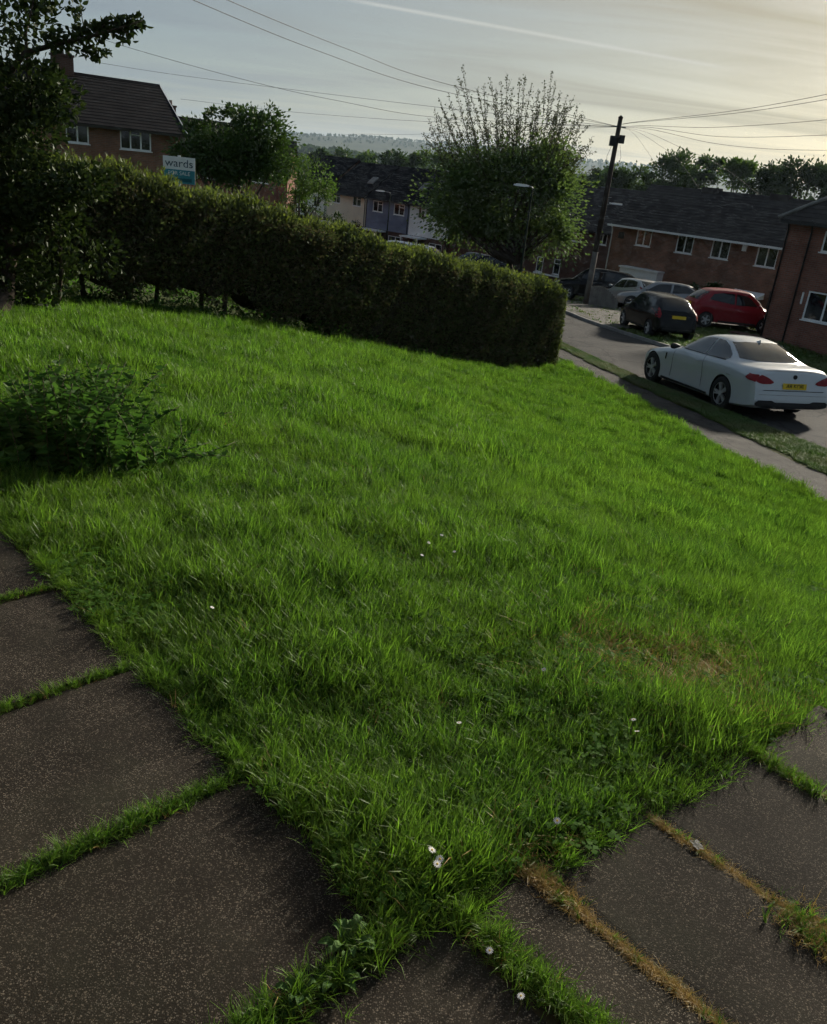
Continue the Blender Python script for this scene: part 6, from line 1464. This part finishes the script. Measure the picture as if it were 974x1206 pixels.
for (tx, ty) in tips:
    sx = 600 + (tx - 600) * g.uniform(.35, .62); sy = g.uniform(195, 245); dd = g.normal(0, 1.6)
    a, b = at(sx, sy, Db + dd * .5), at(tx, ty, Db + dd); m_ = (a + b) / 2 + np.array([(tx - 600) * .0035, 0, -.05]) + g.normal(0, .22, 3)
    pts = [a * (1 - t) ** 2 + 2 * m_ * t * (1 - t) + b * t * t for t in np.linspace(0, 1, 6)]
    sh.tube([p - Bb for p in pts], list(np.linspace(.024, .006, 6)), 4)
    ln_ = np.linalg.norm(b - a); k = int(ln_ * 30)
    for t in g.random(k) ** .8:
        c = a * (1 - t) ** 2 + 2 * m_ * t * (1 - t) + b * t * t; lp.append(c + g.normal(0, .05, 3)); ld.append((b - a) / ln_ * .7 + g.normal(0, .6, 3))
    # side twigs
    for _ in range(6):
        t = g.uniform(.25, .9); c = a * (1 - t) ** 2 + 2 * m_ * t * (1 - t) + b * t * t; e = c + (b - a) / ln_ * g.uniform(.1, .6) + g.normal(0, .34, 3); sh.tube([c - Bb, e - Bb], [.009, .004], 3)
        for u_ in g.random(12): lp.append(c + (e - c) * u_ + g.normal(0, .04, 3)); ld.append((e - c) + g.normal(0, .4, 3))
sh.build('shoots', MT['bark'], bt, True)
bake('shoot_leaves', np.array(lp), dir_rot(np.array(ld), g), .105 * g.uniform(.6, 1.3, len(lp)), quad_v, quad_f, MT['leaf_shoot'], bt, loc=Bb)

# ---- round garden tree behind the hedge
tree('garden_tree', 'dark spreading garden tree with forked trunk beside the estate agent board', (272, 232), 29.0,
     [(264, 174, 44, 32, 1), (302, 164, 34, 28, 1), (236, 178, 28, 26, .9), (322, 186, 24, 22, .8), (285, 195, 44, 18, .7), (312, 132, 18, 8, .35), (285, 135, 22, 10, .45), (255, 138, 18, 9, .4), (228, 158, 14, 12, .4)], 15000, .12, MT['leaf_apple'], None, 8, .13, .42, 12)
tree('garden_tree', 'small light green tree between the garden tree and the cream house', (352, 262), 46.0, [(352, 212, 20, 22, 1), (372, 206, 18, 18, 1), (340, 225, 16, 16, .8), (380, 222, 15, 16, .8), (330, 200, 14, 14, .6)], 4200, .13, MT['leaf_light'], None, 9, .09, .45, 8)
tree('garden_tree', 'pale green weeping tree before the cream house', (362, 268), 52.0, [(366, 235, 12, 24, 1), (352, 240, 10, 18, .8)], 1500, .14, MT['leaf_mid'], None, 10, .07, .5, 5)
# ---- trees behind the houses over the road
tl_ = [((742, 240), 96, [(742, 214, 24, 15), (722, 212, 18, 11)], 'leaf_mid', 'low tree left of the tallest one behind the brown terrace'),
       ((790, 245), 92, [(790, 205, 22, 20), (798, 189, 14, 12), (778, 212, 16, 12)], 'leaf_mid', 'tallest pointed tree behind the brown terrace roof'),
       ((835, 250), 96, [(832, 206, 24, 16), (838, 195, 14, 9), (818, 212, 14, 12)], 'leaf_mid', 'rounded tree in the middle behind the brown terrace'),
       ((868, 252), 90, [(867, 206, 13, 15), (872, 198, 8, 9)], 'leaf_light', 'slim pale tree between two rounded ones behind the terrace'),
       ((905, 255), 88, [(905, 213, 22, 15), (912, 205, 14, 10), (892, 220, 14, 12)], 'leaf_dark', 'dark rounded tree behind the right end of the terrace'),
       ((950, 262), 86, [(948, 210, 26, 17), (935, 203, 14, 10), (965, 204, 14, 9)], 'leaf_dark', 'wide dark tree behind the house at the right edge'),
       ((985, 266), 84, [(990, 214, 28, 18)], 'leaf_dark', 'dark tree cut off by the right edge of the picture')]
for i, (bp, d_, cl_, mt_, lb) in enumerate(tl_): tree('tree', lb, bp, d_, cl_, 3400, .34, MT[mt_], 'trees behind the houses', 20 + i, .16, .4, 7)
tl_ = [((410, 215), 150, [(408, 190, 16, 10), (398, 193, 10, 8)], 'leaf_mid', 'mid green tree behind the cream house'), ((455, 215), 135, [(455, 192, 17, 12), (464, 188, 10, 9)], 'leaf_dark', 'dark round tree rising behind the blue house'),
       ((432, 215), 160, [(432, 190, 14, 8)], 'leaf_light', 'pale green tree left of the dark round one behind the terrace'), ((485, 220), 140, [(486, 197, 14, 10)], 'leaf_mid', 'green tree behind the white house roof'), ((505, 220), 150, [(508, 190, 16, 12)], 'leaf_light', 'light green tree beside the big tree behind the terrace'),
       ((372, 212), 170, [(374, 186, 12, 7)], 'leaf_dark', 'small dark tree above the light green garden tree'), ((710, 232), 120, [(706, 210, 15, 10), (695, 214, 12, 8)], 'leaf_dark', 'dark tree just left of the telegraph pole behind the roofs')]
for i, (bp, d_, cl_, mt_, lb) in enumerate(tl_): tree('tree', lb, bp, d_, cl_, 1700, .48, MT[mt_], 'trees beyond the far terrace', 40 + i, .2, .4, 5)
# ---- hedge-like mass of trees closing the view behind the right-hand houses
def wood(name, label, n, az0, az1, r0, r1, h0, h1, leafs, k, mat, seed, zf=GZ):
    g = np.random.default_rng(seed); P, Dn, S = [], [], []
    for i in range(n):
        a, r = R(g.uniform(az0, az1)), g.uniform(r0, r1); x, y = math.sin(a) * r, math.cos(a) * r; h = g.uniform(h0, h1); z = zf(x, y); q = g.normal(0, 1, (k, 3)); q /= np.linalg.norm(q, axis=1)[:, None]; q *= (.55 + .45 * g.random(k))[:, None]
        c = np.array([x, y, z + h * .55]); P.append(c + q * np.array([h * .38, h * .38, h * .48])); Dn.append(q + g.normal(0, .5, (k, 3))); S.append(np.full(k, h * leafs))
    P = np.concatenate(P); o = bake(name, P, rand_rot(len(P), g), np.concatenate(S) * g.uniform(.6, 1.3, len(P)), [(-.5, -.5, 0), (.5, -.45, .1), (.55, .5, 0), (-.45, .5, -.1)], quad_f, mat); return tag(o, label, 'wood', kind='stuff')
wood('far_wood', 'continuous belt of trees behind the houses on the right', 46, 9.5, 30, 105, 150, 8.5, 11, .13, 150, MT['leaf_dark'], 61)
wood('far_wood', 'dark wooded ridge in the valley beyond the far terrace', 900, -16, 14, 760, 1000, 8, 14, .26, 44, MT['leaf_dark'], 62)
wood('far_wood', 'scattered trees among the roofs down in the valley', 150, -16, 6, 200, 620, 6, 11, .26, 46, MT['leaf_mid'], 63)
wood('far_wood', 'tree belts along the crest of the distant hill', 1500, -20, 20, 2250, 2780, 4, 7, .5, 8, MT['leaf_dark'], 64)
# ---- small houses down in the valley
g = np.random.default_rng(77)
for i in range(16):
    px, d_ = g.uniform(325, 500), g.uniform(230, 520); p = hframe((px, 180), d_, 0, 0); p[2] = GZ(p[0], p[1]); rr = R(-42 + g.choice([0, 90]) + g.normal(0, 8))
    h_ = facade_root('far_house', p, rr, 'tiny brick house among trees down in the valley', group='tiny houses in the valley')
    L_ = g.uniform(8, 16); wall_mesh(L_, 7.5, 5, [], 2.6).build('wall', MT['brick_brown' if i % 3 else 'render_cream'], h_, uv=True); rb, ze, half = roof_mesh(L_, 7.5, 5, 2.6, course=1.2); rb.build('roof', MT['tile'], h_)
# ---- shrub in front of the brown terrace and low front-garden hedge
tree('shrub', 'dark rounded shrub between the cars and the brown terrace wall', (842, 352), 47.5, [(842, 344, 13, 8)], 900, .12, MT['leaf_dark'], None, 71, .03, .3, 4, cat='shrub')
tree('shrub', 'low dark shrub against the wall left of the white door canopy', (812, 350), 48.5, [(812, 342, 12, 7)], 700, .12, MT['leaf_dark'], None, 72, .03, .3, 4, cat='shrub')
tree('shrub', 'dark garden bush below the cream house behind the hedge', (400, 285), 70.0, [(398, 262, 16, 9), (415, 268, 14, 8)], 900, .16, MT['leaf_dark'], None, 73, .04, .3, 4, cat='shrub')

# ------------------------------------------------------------------ hazy evening air
hm, nt, out = newmat('haze_air'); pv = N(nt, 'ShaderNodeVolumePrincipled'); pv.inputs['Color'].default_value = (.62, .80, 1.0, 1); pv.inputs['Density'].default_value = .00010; pv.inputs['Anisotropy'].default_value = .35
nt.links.new(pv.outputs[0], out.inputs['Volume'])
hz_ = MB().box(-5200, 5200, -5200, 5200, -75, 130).build('haze', hm); tag(hz_, 'thin pale evening haze over the valley', 'haze', kind='stuff')

# ------------------------------------------------------------------ presumed house of this garden, added unseen behind the viewer to shade it
q = OP + PA * -6.5 + PB * -4.4; own = facade_root('brick_house', (q[0], q[1], -.02), R(135.5), 'brick house added unseen behind the viewer to shade the slabs and lawn')
hl = [(1.2, 3.2, .9, 2.1), (5.0, 5.95, .02, 2.05), (7.6, 9.4, .9, 2.1), (1.4, 3.0, 3.4, 4.5), (4.9, 5.9, 3.4, 4.5), (7.7, 9.3, 3.4, 4.5)]
wall_mesh(10.5, 7.2, 5.0, hl, 2.5).build('wall', MT['brick_brown'], own, uv=True); rb, ze, half = roof_mesh(10.5, 7.2, 5.0, 2.5); rb.build('roof', MT['tile'], own)
for k_, h_ in enumerate(hl):
    if k_ != 1: window(own, *h_, lights=2 if h_[1] - h_[0] < 1.5 else 3)
d_ = MB().box(5.0, 5.95, .03, .08, .02, 2.05).build('door', MT['door_dark'], own); MB().box(5.25, 5.7, .01, .028, 1.2, 1.8).build('pane', MT['glass'], d_)
gutter(own, 10.5, -.34, ze + .02, MT['pipe']); downpipe(own, .15, -.2, 5.0, MT['pipe'])
